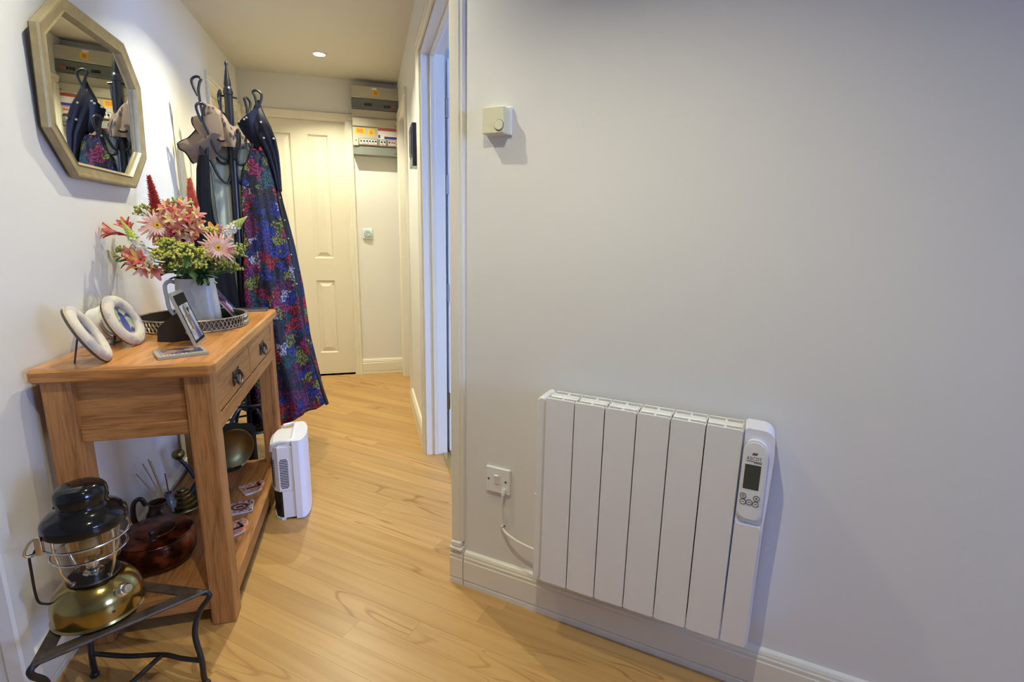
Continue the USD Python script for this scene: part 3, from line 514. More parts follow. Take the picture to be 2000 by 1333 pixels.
def ringframe(label, bottom, psi, lam, R, with_strut=1):
    p, l = math.radians(psi), math.radians(lam)
    n = np.array([math.cos(p) * math.cos(l), math.sin(p) * math.cos(l), math.sin(l)]); u = np.array([-math.cos(p) * math.sin(l), -math.sin(p) * math.sin(l), math.cos(l)]); h = np.cross(u, n)
    t = thing('photo_frame', label, 'photo frame', bottom, group='padded round photo frames'); c = u * R
    a = np.arange(48) * 2 * math.pi / 48; b = np.arange(14) * 2 * math.pi / 14; V = []
    for q in a:
        for s in b: r = R - .0180 + .0175 * math.cos(s); V.append(c + (h * math.cos(q) + u * math.sin(q)) * r + n * (.007 + .0120 * math.sin(s)))
    m = trimesh.Trimesh(np.array(V), grid_faces(48, 14, True, True), process=False); trimesh.repair.fix_normals(m)
    part(t, 'padded_ring', m, M['fabricring'], 60)
    ro = [c + (h * math.cos(q) + u * math.sin(q)) * (R - .0005 + .0007 * math.sin(40 * q)) + n * .004 for q in np.arange(160) * 2 * math.pi / 160]
    part(t, 'rope_edge', tube(ro, .0022, 6, True), M['rope'])
    part(t, 'backing', frame_to(lathe([(0, -.004), (R - .002, -.004), (R - .002, .001), (0, .001)], 40), c, h, u, n), M['ringback'])
    part(t, 'photo', frame_to(lathe([(0, .002), (R - .030, .002), (R - .030, .003), (0, .003)], 32), c, h, u, n), M['ph1'], False)
    part(t, 'blue_figure', frame_to(prism(shapely.affinity.rotate(shapely.affinity.scale(shapely.Point(0, -.012).buffer(.02), .8, 1.4), -12), .003, .0034), c, h, u, n), M['dress_blue'], False)
    k = c - n * .004 + u * R * .25; foot = np.array([k[0] - .014 - n[0] * .006, k[1] - n[1] * .006, .0])
    part(t, 'strut', frame_to(prism([(-.005, 0), (.005, 0), (.006, 1.0), (-.006, 1.0)], -.0015, .0015) if False else box(-.0018, .0018, -.0055, .0055, 0, np.linalg.norm(k - foot), .001), foot, *(lambda d: (np.cross(np.cross((0, 0, 1), n) / np.linalg.norm(np.cross((0, 0, 1), n)), d) * 0 + np.cross(np.cross(d, n), d) / np.linalg.norm(np.cross(np.cross(d, n), d)), np.cross(d, np.cross(np.cross(d, n), d) / np.linalg.norm(np.cross(np.cross(d, n), d))), d))((k - foot) / np.linalg.norm(k - foot))), M['ringback'], False)
    return t
ringframe('round padded photo frame nearest the camera, seen almost edge on', (-.684, 1.565, ZT), 17, 27, .083)
ringframe('round padded photo frame showing a photo of a figure in blue, second from the front', (-.690, 1.772, ZT), -2, 24, .081)
dr = thing('round_clock', 'white round drum shaped clock behind the second padded photo frame', 'clock', (-.772, 1.822, ZT + .003), rz=-8)
part(dr, 'drum', rot(mv(rot(lathe([(0, -.040), (.044, -.040), (.051, -.035), (.053, -.026), (.053, -.002), (.056, .000), (.056, .006), (.051, .008), (.048, .004), (.040, .003), (.038, .006), (.030, .006), (.028, .003), (0, .003)], 40), 'y', 90), .01, 0, .060), 'y', -16), M['ceramic'])
part(dr, 'foot', box(-.03, .01, -.03, .03, -.003, .012, .003), M['ceramic'])

def plane_frame(name, label, o, psi, lam, w, h, th, photo, figure=None, margin=.006):
    """rectangular frame: o = near bottom corner; runs w along its foot, leaning back by lam; normal azimuth psi"""
    p, l = math.radians(psi), math.radians(lam)
    n = np.array([math.cos(p) * math.cos(l), math.sin(p) * math.cos(l), math.sin(l)]); u = np.array([-math.cos(p) * math.sin(l), -math.sin(p) * math.sin(l), math.cos(l)]); hx = np.cross(u, n)
    t = thing(name, label, 'photo frame', o); B = lambda x0, x1, y0, y1, z0, z1, c=0: frame_to(box(x0, x1, y0, y1, z0, z1, c), (0, 0, 0), hx, u, n)
    part(t, 'acrylic_sheet', B(0, w, 0, h, -th, 0, .0008), M['acrylic'], False)
    part(t, 'edge', cat(B(-.0008, 0, 0, h, -th, .0002), B(0, w, h, h + .0008, -th, .0002), B(0, w, -.0008, 0, -th, .0002)), M['acryledge'], False)
    part(t, 'photo', B(margin, w - margin, margin * 2.4, h - margin * 3.5, 0, .0006), photo, False)
    return t, B, hx, u, n
t, B, hx, u, n = plane_frame('photo_frame', 'upright clear photo frame of a figure in blue, propped on a black strut', (-.512, 1.712, ZT), 4, 18, .125, .172, .008, M['ph2'], margin=.003)
fig = lambda poly, z0, z1: frame_to(prism(poly, z0, z1), (0, 0, 0), hx, u, n)
part(t, 'dark_border', cat(B(.004, .121, .130, .162, .0006, .0011), B(.004, .012, .012, .150, .0005, .0009), B(.115, .121, .012, .150, .0005, .0009), B(.004, .121, .008, .016, .0005, .0009)), M['printblack'], False)
part(t, 'figure_dress', fig([(.060, .016), (.098, .016), (.088, .07), (.080, .098), (.066, .094), (.060, .06)], .0006, .001), M['dress_blue'], False)
part(t, 'figure_hair', fig([(.040, .050), (.062, .045), (.064, .09), (.060, .122), (.050, .128), (.040, .115), (.036, .08)], .0009, .0012), M['hairbrown'], False)
part(t, 'figure_arm', fig([(.052, .020), (.060, .018), (.064, .070), (.056, .075)], .001, .0013), M['skin'], False)
part(t, 'strut', frame_to(prism([(-.030, .005), (-.085, .0), (-.128, .003), (-.124, .046), (-.088, .079), (-.034, .112), (-.030, .060), (-.050, .030)], -.002, .002), (-.002, .075, .0), (1, 0, 0), UP, np.array([0, -1, 0])), M['black'], False)
fp = thing('photo_frame', 'clear acrylic photo block lying flat at the front of the table', 'photo frame', (-.522, 1.606, ZT), rz=26)
part(fp, 'acrylic_block', box(-.062, .060, -.046, .050, 0, .0095, .001), M['acryledge'], False)
part(fp, 'photo', box(-.052, .050, -.030, .042, .010, .0105), M['ph4'], False)
part(fp, 'face', cat([prism(shapely.affinity.scale(shapely.Point(x, .006).buffer(.012), 1, 1.3), .0105, .0109) for x in (-.022, .020)]), M['skin'], False)
part(fp, 'white_print', cat([box(x, x + .005, -.0400, -.0345, .010, .0106) for x in (-.05, -.041, -.033, -.025, -.005, .004)]), M['white'], False)
lp, B, hx, u, n = plane_frame('photo_frame', 'dark photo in a clear frame leaning behind the jug in the tray', (-.505, 2.165, ZT + .016), 2, 37, .11, .185, .005, M['ph3'], margin=.003)
part(lp, 'pink_figure', frame_to(prism([(.012, .03), (.03, .025), (.032, .075), (.016, .08)], .0006, .001), (0, 0, 0), hx, u, n), M['pinkprint'], False)
part(lp, 'pale_strip', frame_to(prism([(.034, .02), (.075, .02), (.070, .07), (.040, .06)], .0006, .001), (0, 0, 0), hx, u, n), M['ph2'], False)
nb = thing('notebook', 'dark slim notebook lying at the far end of the table top', 'notebook', (-.50, 2.452, ZT), rz=4)
part(nb, 'cover', box(-.068, .062, -.030, .032, 0, .010, .002), M['darkslot']); part(nb, 'pages', box(-.066, .060, -.0305, .028, .002, .008), M['grey'], False)

# round tray with a woven metal gallery
TR = .172
tr = thing('tray', 'round tray with an aged woven metal gallery under the jug of flowers', 'tray', (-.622, 2.085, ZT))
part(tr, 'base', lathe([(0, 0), (TR - .004, 0), (TR - .004, .006), (0, .006)], 64), M['traydark'])
part(tr, 'gallery', lathe([(TR - .006, .006), (TR - .006, .042), (TR - .003, .042), (TR - .001, .006), (TR - .006, .006)], 64), M['traydark'])
wv = []
for k in range(72):
    a = k * 2 * math.pi / 72
    for s in (-1, 1):
        ps = [((TR + .0012 * (1 + (s if j % 2 else -s))) * math.cos(a + s * (j - 1.5) * .035), (TR + .0012 * (1 + (s if j % 2 else -s))) * math.sin(a + s * (j - 1.5) * .035), .005 + .036 * j / 3) for j in range(4)]
        wv.append(tube(ps, .0031, 5, squash=.6))
part(tr, 'weave', cat(wv), M['traymetal'], kind='stuff')
for z in (.004, .042): part(tr, 'rim_wire', tube([(TR * math.cos(a), TR * math.sin(a), z) for a in np.arange(72) * 2 * math.pi / 72], .0032, 6, True), M['traymetal'])

# white jug
JX, JY, JB = -.618, 2.125, ZT + .007
jg = thing('jug', 'white enamel jug with a looped handle holding the flowers', 'jug', (JX, JY, JB))
def jug_ring(w, d, z, n=40, e=3.2):
    a = np.arange(n) * 2 * math.pi / n; return np.stack([w * np.sign(np.cos(a)) * abs(np.cos(a)) ** (2 / e), d * np.sign(np.sin(a)) * abs(np.sin(a)) ** (2 / e), np.full(n, z)], 1)
rs = [jug_ring(.002, .002, 0), jug_ring(.070, .052, 0), jug_ring(.073, .055, .006), jug_ring(.070, .053, .06), jug_ring(.064, .050, .12), jug_ring(.061, .049, .160), jug_ring(.0625, .0505, .166), jug_ring(.060, .048, .167), jug_ring(.057, .045, .155), jug_ring(.055, .043, .10), jug_ring(.002, .002, .098)]
m = trimesh.Trimesh(np.vstack(rs), grid_faces(len(rs), 40, False, True)[:, ::-1], process=False); trimesh.repair.fix_normals(m)
part(jg, 'body', m, M['jug'], 40)
part(jg, 'handle', tube(smooth_path([(-.058, -.012, .150), (-.078, -.020, .156), (-.092, -.024, .140), (-.090, -.024, .10), (-.086, -.022, .055), (-.068, -.014, .020)], 30), .0100, 10, squash=.7), M['jug'])
part(jg, 'spout', mv(ball(.016, s=(1, .8, .7)), -.062, -.035, .020), M['jug'])

# ------------------------------------------------------------------ the flowers: every stem is its own thing, rooted in the jug
def fmat(name, a, b, rough=.5): return mat(name, a, rough, var=(40., b, .4, .65), subsurface_weight=.15, subsurface_scale=.004)
M['petal_pale'] = fmat('petal_pale_pink', (.80, .38, .29), (.86, .60, .50)); M['petal_coral'] = fmat('petal_coral', (.66, .10, .095), (.80, .30, .25)); M['petal_red'] = fmat('petal_crimson', (.42, .02, .035), (.60, .075, .09)); M['petal_peach'] = fmat('petal_peach', (.84, .40, .24), (.86, .58, .36))
M['petal_yellow'] = fmat('petal_yellow', (.84, .58, .14), (.88, .72, .40)); M['petal_orange'] = fmat('petal_orange', (.78, .27, .05), (.84, .50, .16)); M['celosia'] = fmat('celosia_red', (.26, .012, .012), (.42, .04, .035)); M['celosia2'] = fmat('celosia_brick', (.52, .06, .035), (.62, .12, .08))
M['eye'] = mat('gerbera_eye', (.70, .42, .04), .7, bump=(300., .5)); M['eyedark'] = mat('gerbera_core', (.06, .03, .01), .8)
M['stem'] = mat('stem_green', (.13, .19, .05), .5); M['leaf'] = mat('leaf_dark', (.03, .085, .02), .4, var=(30., (.06, .13, .03), .4, .7)); M['leaf2'] = mat('leaf_olive', (.16, .22, .05), .5)
M['berry'] = fmat('berry_yellow_green', (.50, .50, .06), (.66, .62, .18)); M['berry2'] = fmat('berry_green', (.24, .31, .045), (.40, .44, .10)); M['cream'] = fmat('foxtail_cream', (.72, .68, .52), (.80, .78, .68)); M['lime'] = fmat('foxtail_lime', (.42, .52, .06), (.55, .62, .15))
ORG = np.array([JX, JY, JB + .150])
def petal(L, w, lift=.2, curl=.3, cup=.2, n=6, k=5, tip=.15):
    P = []
    for i in range(n):
        s = i / (n - 1); x = L * s; z = L * (lift * s - curl * s * s); ww = w * (math.sin(math.pi * min(1, .12 + .80 * s)) ** .8 + (tip if s > .9 else 0) * 0)
        P.append([(x, ww * (2 * j / (k - 1) - 1), z + cup * w * (2 * j / (k - 1) - 1) ** 2) for j in range(k)])
    return sheet(P, .0009)
def flower_thing(name, label, cat_, group=None): return thing(name, label, cat_, ORG, group=group)
def stem_to(t, tip, r=.0021, via=None):
    tip = np.array(tip); root = np.array([tip[0] * .08, tip[1] * .08, -.045]); mid = via if via is not None else tip * .5 + np.array([0, 0, .02 + .08 * abs(tip[2])])
    mid = np.array(mid); mid[:2] *= .8; part(t, 'stem', tube(smooth_path([root, mid * .5 * np.array([.8, .8, 1]), mid, tip], 16), r, 6), M['stem'])
def gerbera(label, head, face, R, seed):
    r = np.random.default_rng(seed); t = flower_thing('gerbera', label, 'flower', 'pale pink gerberas in the jug'); h = np.array(head) - ORG; f = np.array(face, float); f /= np.linalg.norm(f)
    stem_to(t, h - f * .006)
    for k in range(30): part(t, 'petal', aim(rot(petal(R * r.uniform(.80, 1.08), .0044, r.uniform(.08, .46), r.uniform(.2, .5)), 'z', k * 360 / 30 + r.uniform(-5, 5)), h, f), M['petal_pale'] if k % 7 else M['petal_coral'], 60)
    part(t, 'inner_petals', cat([aim(rot(petal(R * .62 * r.uniform(.8, 1.1), .0038, .50, .30), 'z', k * 360 / 22 + 8), h + f * .002, f) for k in range(22)]), M['petal_pale'], 60)
    part(t, 'eye', aim(lathe([(0, 0), (.0135, .001), (.014, .006), (.010, .009), (.006, .0085), (0, .008)], 18), h, f), M['eye'])
    part(t, 'core', aim(lathe([(0, .008), (.0036, .0088), (.003, .0102), (0, .0105)], 12), h, f), M['eyedark']); return t
def floret(t, h, f, L, ms, r, w=.011, n=6, open_=.75):
    f = np.array(f, float); f /= np.linalg.norm(f); stem = f * -.02
    part(t, 'throat', aim(lathe([(.0015, -.022), (.004, -.010), (.006, 0), (0, .001)], 8), h, f), ms[1])
    for k in range(n):
        p = rot(petal(L * r.uniform(.85, 1.1), w * r.uniform(.8, 1.1), 0, .25, .35), 'y', -90 + 62 * open_ * r.uniform(.7, 1.15))
        part(t, 'petal', aim(rot(p, 'z', k * 360 / n + r.uniform(-8, 8)), h, f), ms[int(r.integers(len(ms)))], 60)
def lily(label, heads, ms, seed, L=.042, via=None, open_=.75, w=.009):
    r = np.random.default_rng(seed); t = flower_thing('lily', label, 'flower', None); hs = [np.array(a) - ORG for a, _ in heads]; node = np.mean(hs, 0) * .72
    stem_to(t, node, .0023)
    for (a, f), h in zip(heads, hs):
        fn = np.array(f, float) / np.linalg.norm(f); part(t, 'flower_stalk', tube(smooth_path([node, (node + h) / 2 + np.array([0, 0, -.006]), h - fn * .02], 8), .0014, 5), M['stem']); floret(t, h, f, L, ms, r, w, open_=open_)
    return t
def plume(label, a, b, R, m, seed):
    r = np.random.default_rng(seed); t = flower_thing('celosia', label, 'flower', None); a, b = np.array(a) - ORG, np.array(b) - ORG; ax = b - a; H = np.linalg.norm(ax); stem_to(t, a, .0022)
    br = [lathe([(0, 0), (R * .62, .01), (R * .6, .15 * H), (R * .38, .5 * H), (R * .16, .85 * H), (.0008, H)], 10)]
    for k in range(190):
        s = (k + .5) / 190; rr_ = R * (1 - s) ** .75 * .8 + .0012; an = k * 2.39996; c = trimesh.creation.cone(.0026 + .0028 * (1 - s), .011 + .012 * (1 - s), sections=5)
        d = np.array([math.cos(an), math.sin(an), .9 + r.uniform(-.2, .5)]); br.append(aim(c, np.array([rr_ * .5 * math.cos(an), rr_ * .5 * math.sin(an), s * H * .98]), d))
    part(t, 'plume', aim(cat(br), a, ax), m, 40, kind='stuff'); return t
def foxtail(label, a, b, R, seed):
    r = np.random.default_rng(seed); t = flower_thing('foxtail_lily', label, 'flower', None); a, b = np.array(a) - ORG, np.array(b) - ORG; ax = b - a; H = np.linalg.norm(ax); stem_to(t, a, .0024)
    lo, hi = [lathe([(0, 0), (R * .7, .1 * H), (R * .7, .5 * H), (R * .5, .6 * H), (0, .62 * H)], 10)], [lathe([(0, .55 * H), (R * .7, .58 * H), (R * .45, .8 * H), (.001, H)], 10)]
    for k in range(150):
        s = (k + .5) / 150; rr_ = R * (1.0 if s < .6 else (1 - s) / .4) * .85; an = k * 2.39996; q = np.array([rr_ * math.cos(an), rr_ * math.sin(an), s * H])
        if s < .62: lo.append(aim(rot(petal(.010, .0035, .1, .2, n=3, k=3), 'y', -40), q * [.8, .8, 1], (math.cos(an), math.sin(an), .4), r.uniform(0, 360)))
        else: hi.append(mv(ball(.0022 + .0016 * (1 - s), sub=0), *q))
    part(t, 'florets', aim(cat(lo), a, ax), M['cream'], 40, kind='stuff'); part(t, 'bud_tip', aim(cat(hi), a, ax), M['lime'], 40, kind='stuff'); return t
def sprig(label, c, R, n, m, seed, sq=(1, 1, .8), leaves=5, bs=.0042):
    r = np.random.default_rng(seed); t = flower_thing('berry_sprig', label, 'foliage', None); c = np.array(c) - ORG; stem_to(t, c - np.array([0, 0, R * .4]))
    bs_, st = [], []; base = c - np.array([0, 0, R * .4])
    for k in range(n):
        d = r.normal(size=3); d /= np.linalg.norm(d); d[2] = abs(d[2]) * .9 - .25; q = c + d * R * r.uniform(.55, 1.0) * np.array(sq)
        bs_.append(ball(bs * r.uniform(.7, 1.2), q, 1, (1, 1, 1.15)))
        if k % 2 == 0: st.append(tube([base, (base + q) / 2 + d * .004, q], .0008, 4))
    part(t, 'berries', cat(bs_), m, 60, kind='stuff'); part(t, 'twigs', cat(st), M['stem'], kind='stuff')
    for k in range(leaves):
        an = r.uniform(0, 360); part(t, 'leaf', aim(rot(petal(R * r.uniform(.6, 1.0), R * .16, .2, .3, .3), 'z', an), c - np.array([0, 0, R * .35]) + r.normal(size=3) * R * .15, (r.normal() * .5, -.5 + r.normal() * .4, 1)), M['leaf2'] if k % 2 else M['leaf'], 60)
    return t
CAMDIR = np.array([.30, -1.0, .12])
gerbera('pale pink gerbera at the upper left of the bouquet, facing the camera', (-.690, 2.045, 1.178), (.18, -1, .22), .058, 1)
gerbera('pale pink gerbera at the right edge of the bouquet', (-.505, 2.02, 1.106), (.42, -1, .12), .062, 2)
plume('tall dark red celosia plume rising left of the bouquet', (-.712, 2.13, 1.205), (-.728, 2.13, 1.350), .022, M['celosia'], 3)
plume('brick red celosia plume in the middle of the bouquet against the coats', (-.620, 2.20, 1.235), (-.622, 2.20, 1.352), .019, M['celosia2'], 4)
foxtail('cream foxtail lily with a lime tip slanting out to the left', (-.700, 1.985, 1.045), (-.770, 1.975, 1.195), .017, 5)
foxtail('cream foxtail lily with a lime tip slanting out to the right', (-.510, 2.08, 1.140), (-.415, 2.08, 1.218), .017, 6)
rr2 = np.random.default_rng(11)
lily('large coral and orange lily cluster at the top of the bouquet', [((-.625 + .052 * math.cos(a) * q, 2.06 - .02 * (q < .6), 1.192 + .048 * math.sin(a) * q), (math.cos(a) * q * .9 + .2, -1, math.sin(a) * q * .9 + .25)) for q, a in ((.15, 0), (.6, .3), (.7, 1.2), (.66, 2.1), (.7, 3.0), (.72, 3.9), (.7, 4.8), (.72, 5.6), (1.1, .5), (1.15, 1.3), (1.1, 2.2), (1.05, 3.3), (1.0, 5.9), (1.05, 5.1), (.35, 2.6), (.38, 4.4), (.40, .9), (.9, 4.3), (.92, 2.7), (.95, 0.0))], (M['petal_coral'], M['petal_peach'], M['petal_coral'], M['petal_yellow'], M['petal_pale']), 12, .034, open_=.62, w=.0068)
lily('three closed coral lilies reaching out to the far left', [((-.800, 2.02, 1.150), (-.9, -.5, .25)), ((-.775, 2.04, 1.160), (-.25, -.5, .8)), ((-.765, 2.02, 1.150), (.0, -.6, .9))], (M['petal_coral'], M['petal_red']), 13, .046, open_=.32)
lily('coral and orange lily spray hanging at the lower left of the bouquet', [((-.745, 1.99, 1.075), (-.7, -.9, .5)), ((-.735, 1.97, 1.055), (-.9, -.7, .0)), ((-.715, 1.96, 1.048), (-.1, -.8, -.8)), ((-.695, 1.97, 1.040), (.5, -.7, -.6)), ((-.725, 1.97, 1.065), (.1, -1, .3))], (M['petal_coral'], M['petal_orange'], M['petal_coral'], M['petal_pale']), 14, .044, open_=.45)
lily('coral lily pair behind the right hand gerbera', [((-.530, 2.10, 1.150), (-.1, -.6, .8)), ((-.510, 2.09, 1.150), (.8, -.6, .4))], (M['petal_coral'], M['petal_orange']), 15, .046, open_=.6)
lily('crimson lilies packed behind the large coral cluster', [((-.625 + .045 * math.cos(a) * q, 2.085, 1.185 + .045 * math.sin(a) * q), (math.cos(a) * q * .8, -1, math.sin(a) * q * .8 + .1)) for q, a in ((.1, 0), (.8, .7), (.8, 1.8), (.8, 2.9), (.85, 4.0), (.85, 5.1), (1.2, 4.6))], (M['petal_red'], M['petal_coral'], M['petal_red']), 17, .036, open_=.7, w=.010)
lily('crimson lilies tucked under the upper left gerbera', [((-.675, 2.05, 1.135), (.2, -1, -.7)), ((-.655, 2.06, 1.135), (.4, -1, -.4))], (M['petal_red'], M['petal_coral']), 16, .036, open_=.7)
for i, (lab, c, R, k, m, s) in enumerate((
    ('yellow green berry cluster at the front centre of the bouquet', (-.595, 2.00, 1.085), .066, 170, M['berry'], (1.15, .7, .9)),
    ('yellow green berry cluster left of the front centre', (-.665, 2.01, 1.080), .055, 120, M['berry'], (1.0, .7, .9)),
    ('olive berry cluster below the large lilies', (-.550, 2.05, 1.085), .056, 110, M['berry2'], (1.1, .8, .8)),
    ('green berry sprig at the far left of the bouquet', (-.790, 2.03, 1.082), .050, 60, M['berry2'], (1.2, .8, .9)),
    ('green berry sprig behind the dark red celosia', (-.745, 2.14, 1.228), .050, 64, M['berry2'], (1.1, .8, 1)),
    ('green berry sprig over the top of the bouquet', (-.640, 2.14, 1.262), .040, 60, M['berry2'], (1.3, .8, .7)),
    ('green berry sprig right of the right hand gerbera', (-.455, 2.08, 1.090), .040, 64, M['berry2'], (.8, .8, 1.4)),
    ('drooping green sprig at the lower right of the bouquet', (-.485, 2.06, 1.035), .044, 60, M['berry2'], (1.1, .8, .8)),
    ('yellow flecked sprig above the right hand gerbera', (-.535, 2.08, 1.160), .036, 44, M['berry'], (1.2, .8, .8)),
    ('green sprig filling the gap under the right hand gerbera', (-.530, 2.03, 1.058), .052, 90, M['berry2'], (1.1, .8, .8)),
    ('yellow green sprig low at the front of the bouquet', (-.600, 2.00, 1.045), .056, 110, M['berry'], (1.2, .7, .7)),
    ('yellow green sprig beside the cream foxtail lily', (-.655, 2.02, 1.120), .044, 80, M['berry'], (1.1, .8, .8)),
    ('olive sprig low on the left of the bouquet', (-.690, 2.06, 1.035), .042, 50, M['berry2'], (1.2, .8, .6)))): sprig(lab, c, R, k, m, 40 + i, s)
lv = flower_thing('leaf_bunch', 'dark green leaves spilling over the jug rim', 'foliage')
for k in range(34):
    an = rr2.uniform(0, 360); el = rr2.uniform(-.1, .9); part(lv, 'leaf', aim(rot(rot(petal(rr2.uniform(.06, .10), .013, .3, .5, .3), 'y', -el * 60), 'z', an), np.array([.02 * math.cos(math.radians(an)), .02 * math.sin(math.radians(an)), .012]), (0, 0, 1)), M['leaf'], 60)

# ------------------------------------------------------------------ coat stand
CX, CY = -.598, 2.80
TILT = -1.25
cs = thing('coat_stand', 'black wrought iron coat stand with looped hooks behind the console table', 'coat stand', (-.630, CY, 0), ry=1.15)
part(cs, 'pole', cat(tube([(0, 0, .05), (0, 0, 1.0), (0, 0, 1.79)], .0185, 8), tube([(0, 0, 1.785), (0, 0, 1.80)], .022, 8)), M['rackiron'], 50)
part(cs, 'finial', cat(lathe([(0, 1.79), (.017, 1.795), (.019, 1.808), (.014, 1.818), (.016, 1.828), (.010, 1.868), (.0045, 1.905), (.0065, 1.911), (.0075, 1.918), (.005, 1.926), (0, 1.928)], 12), tube([(-.035, 0, 1.775), (0, 0, 1.78), (.035, 0, 1.772)], .005, 6)), M['rackiron'])
def hook_path(phi, z0, r1, zt, lr=.020):
    c, s = math.cos(math.radians(phi)), math.sin(math.radians(phi))
    p = [(.012, z0), (.03, z0 - .045), (r1 * .55, z0 - .02), (r1 * .82, z0 + (zt - z0) * .35), (r1 * .95, zt - .075), (r1 - lr * .55, zt - .030), (r1 - lr * .95, zt - .008), (r1 - lr * .1, zt), (r1 + lr * .9, zt - .016), (r1 + lr * .7, zt - .045), (r1 * .985, zt - .082)]
    return smooth_path([(r * c, r * s, z) for r, z in p], 70)
for phi, z0, r1, zt in ((186, 1.52, .125, 1.845), (222, 1.54, .13, 1.72), (-2, 1.52, .125, 1.815), (60, 1.52, .12, 1.80), (120, 1.54, .12, 1.82), (300, 1.54, .10, 1.62), (210, 1.43, .115, 1.565), (20, 1.43, .10, 1.565)):
    part(cs, 'hook', tube(hook_path(phi, z0, r1, zt), .0058, 8), M['rackiron'], 60)
for z, r in ((.30, .125), (.16, .15)):
    part(cs, 'umbrella_ring', tube([(r * math.cos(a), r * math.sin(a), z) for a in np.arange(40) * 2 * math.pi / 40], .006, 8, True), M['rackiron'])
    part(cs, 'spoke', cat([tube([(0, 0, z - .02), (r * .5 * c, r * .5 * s, z + .012), (r * c, r * s, z)], .0055, 6) for c, s in ((1, 0), (-1, 0), (0, 1), (0, -1))]), M['rackiron'])
for a in (45, 135, 225, 315):
    c, s = math.cos(math.radians(a)), math.sin(math.radians(a))
    part(cs, 'foot', tube(smooth_path([(.01 * c, .01 * s, .24), (.06 * c, .06 * s, .26), (.12 * c, .12 * s, .17), (.15 * c, .15 * s, .05), (.185 * c, .185 * s, .012), (.20 * c, .20 * s, .012)], 24), .009, 8), M['rackiron'])

# garments: lofted cloth with folds
def garment(secs, folds, amp, seed, n=84, rows=44, wob=.012):
    r = np.random.default_rng(seed); S = np.array(secs, float); z = np.linspace(S[0, 0], S[-1, 0], rows); o = np.argsort(S[:, 0])
    I = [np.interp(z, S[o, 0], S[o, k]) for k in range(1, 5)]; ph = r.uniform(0, 6.28, 4)
    def pos(zz, t, off=0.0):
        cx, cy, a, b = [np.interp(zz, S[o, 0], S[o, k]) for k in range(1, 5)]; g = np.clip((S[0, 0] - zz) / (S[0, 0] - S[-1, 0]) * 3, .25, 1)
        f = 1 + amp * g * (np.sin(folds * t + ph[0] + 1.4 * np.sin(2.1 * zz + ph[1])) + .5 * np.sin((folds * 2 + 1) * t + ph[2] + 2 * zz)); w = wob * np.sin(5 * zz + ph[3])
        return np.stack([cx + w + (a * f + off) * np.cos(t), cy + (b * f + off) * np.sin(t), zz + 0 * t], -1)
    t = np.arange(n) * 2 * math.pi / n; V = np.vstack([pos(zz, t) for zz in z]); F = grid_faces(rows, n, False, True); k = len(V)
    V = np.vstack([V, V[:n].mean(0), V[-n:].mean(0) + [0, 0, .03]]); j = np.arange(n); e = (rows - 1) * n
    F = np.vstack([F, np.stack([np.full(n, k), (j + 1) % n, j], 1), np.stack([np.full(n, k + 1), e + j, e + (j + 1) % n], 1)]); m = trimesh.Trimesh(V, F, process=False); trimesh.repair.fix_normals(m); return m, pos
def cloth(name, col, rough=.85, var=None): return mat(name, col, rough, bump=(380., .2), var=var, specular_ior_level=.2)
M['navycloth'] = mat('navy_satin', (.006, .006, .014), .42, bump=(380., .2), specular_ior_level=.25); M['navycoat'] = cloth('navy_wool', (.006, .0065, .011)); M['sage'] = cloth('sage_cloth', (.46, .50, .39), .7); M['redcloth'] = cloth('red_cloth', (.42, .012, .012))
M['beigecloth'] = cloth('beige_cloth', (.20, .145, .105), .8); M['blackcloth'] = cloth('black_cloth', (.006, .006, .008)); M['blacktrim'] = cloth('dark_brown_piping', (.022, .014, .014)); M['maroon'] = cloth('maroon_cloth', (.13, .03, .05))
def floral():
    pal = [(.010, .012, .045), (.014, .030, .27), (.32, .014, .12), (.40, .016, .028), (.24, .30, .05), (.010, .085, .11), (.14, .018, .12), (.40, .44, .55), (.012, .016, .05), (.34, .02, .06), (.02, .05, .33), (.22, .27, .06)]
    n = {'tc': ('texture_coordinate', {}), 'dn': ('noise_texture', {'scale': 42.0, 'detail': 2.0}), 'ds': ('vector_math', {'math_type': 'scale', 'scale': .075}), 'da': ('vector_math', {'math_type': 'add'}), 'm': ('mapping', {'scale': (1, .5, .8)}),
         'v': ('voronoi_texture', {'scale': 23.0}), 's': ('separate_color', {}), 'r': ('rgb_ramp', {'interpolate': False, 'ramp': [(i / len(pal), c) for i, c in enumerate(pal)]}),
         'm2': ('mapping', {'scale': (1, .6, .6), 'rotation': (0, .4, 0)}), 'w': ('voronoi_texture', {'scale': 150.0, 'randomness': .85}), 'q': ('rgb_ramp', {'ramp': [(0, (1.0, 1.0, 1.0)), (.36, (.9, .9, .9)), (.56, (.20, .16, .24)), (1, (.08, .07, .12))]}), 'x': ('mix_color', {'blend_type': 'multiply', 'fac': 1.0}),
         'b': ('bump', {'strength': .35, 'distance': .002}), 'p': ('principled_bsdf', {'roughness': .62})}
    l = [('tc.object', 'dn.vector'), ('dn.color', 'ds.vector1'), ('tc.object', 'da.vector1'), ('ds.vector', 'da.vector2'), ('da.vector', 'm.vector'), ('m.vector', 'v.vector'), ('v.color', 's.color'), ('s.r', 'r.fac'), ('tc.object', 'm2.vector'), ('m2.vector', 'w.vector'), ('w.distance', 'q.fac'), ('r.color', 'x.a'), ('q.color', 'x.b'), ('x.result', 'p.base_color'), ('q.color', 'b.height'), ('b.normal', 'p.normal')]
    return usdkit.material(stage, '/World/Looks/floral_print', n, l, surface='p.BSDF')
M['floral'] = floral()
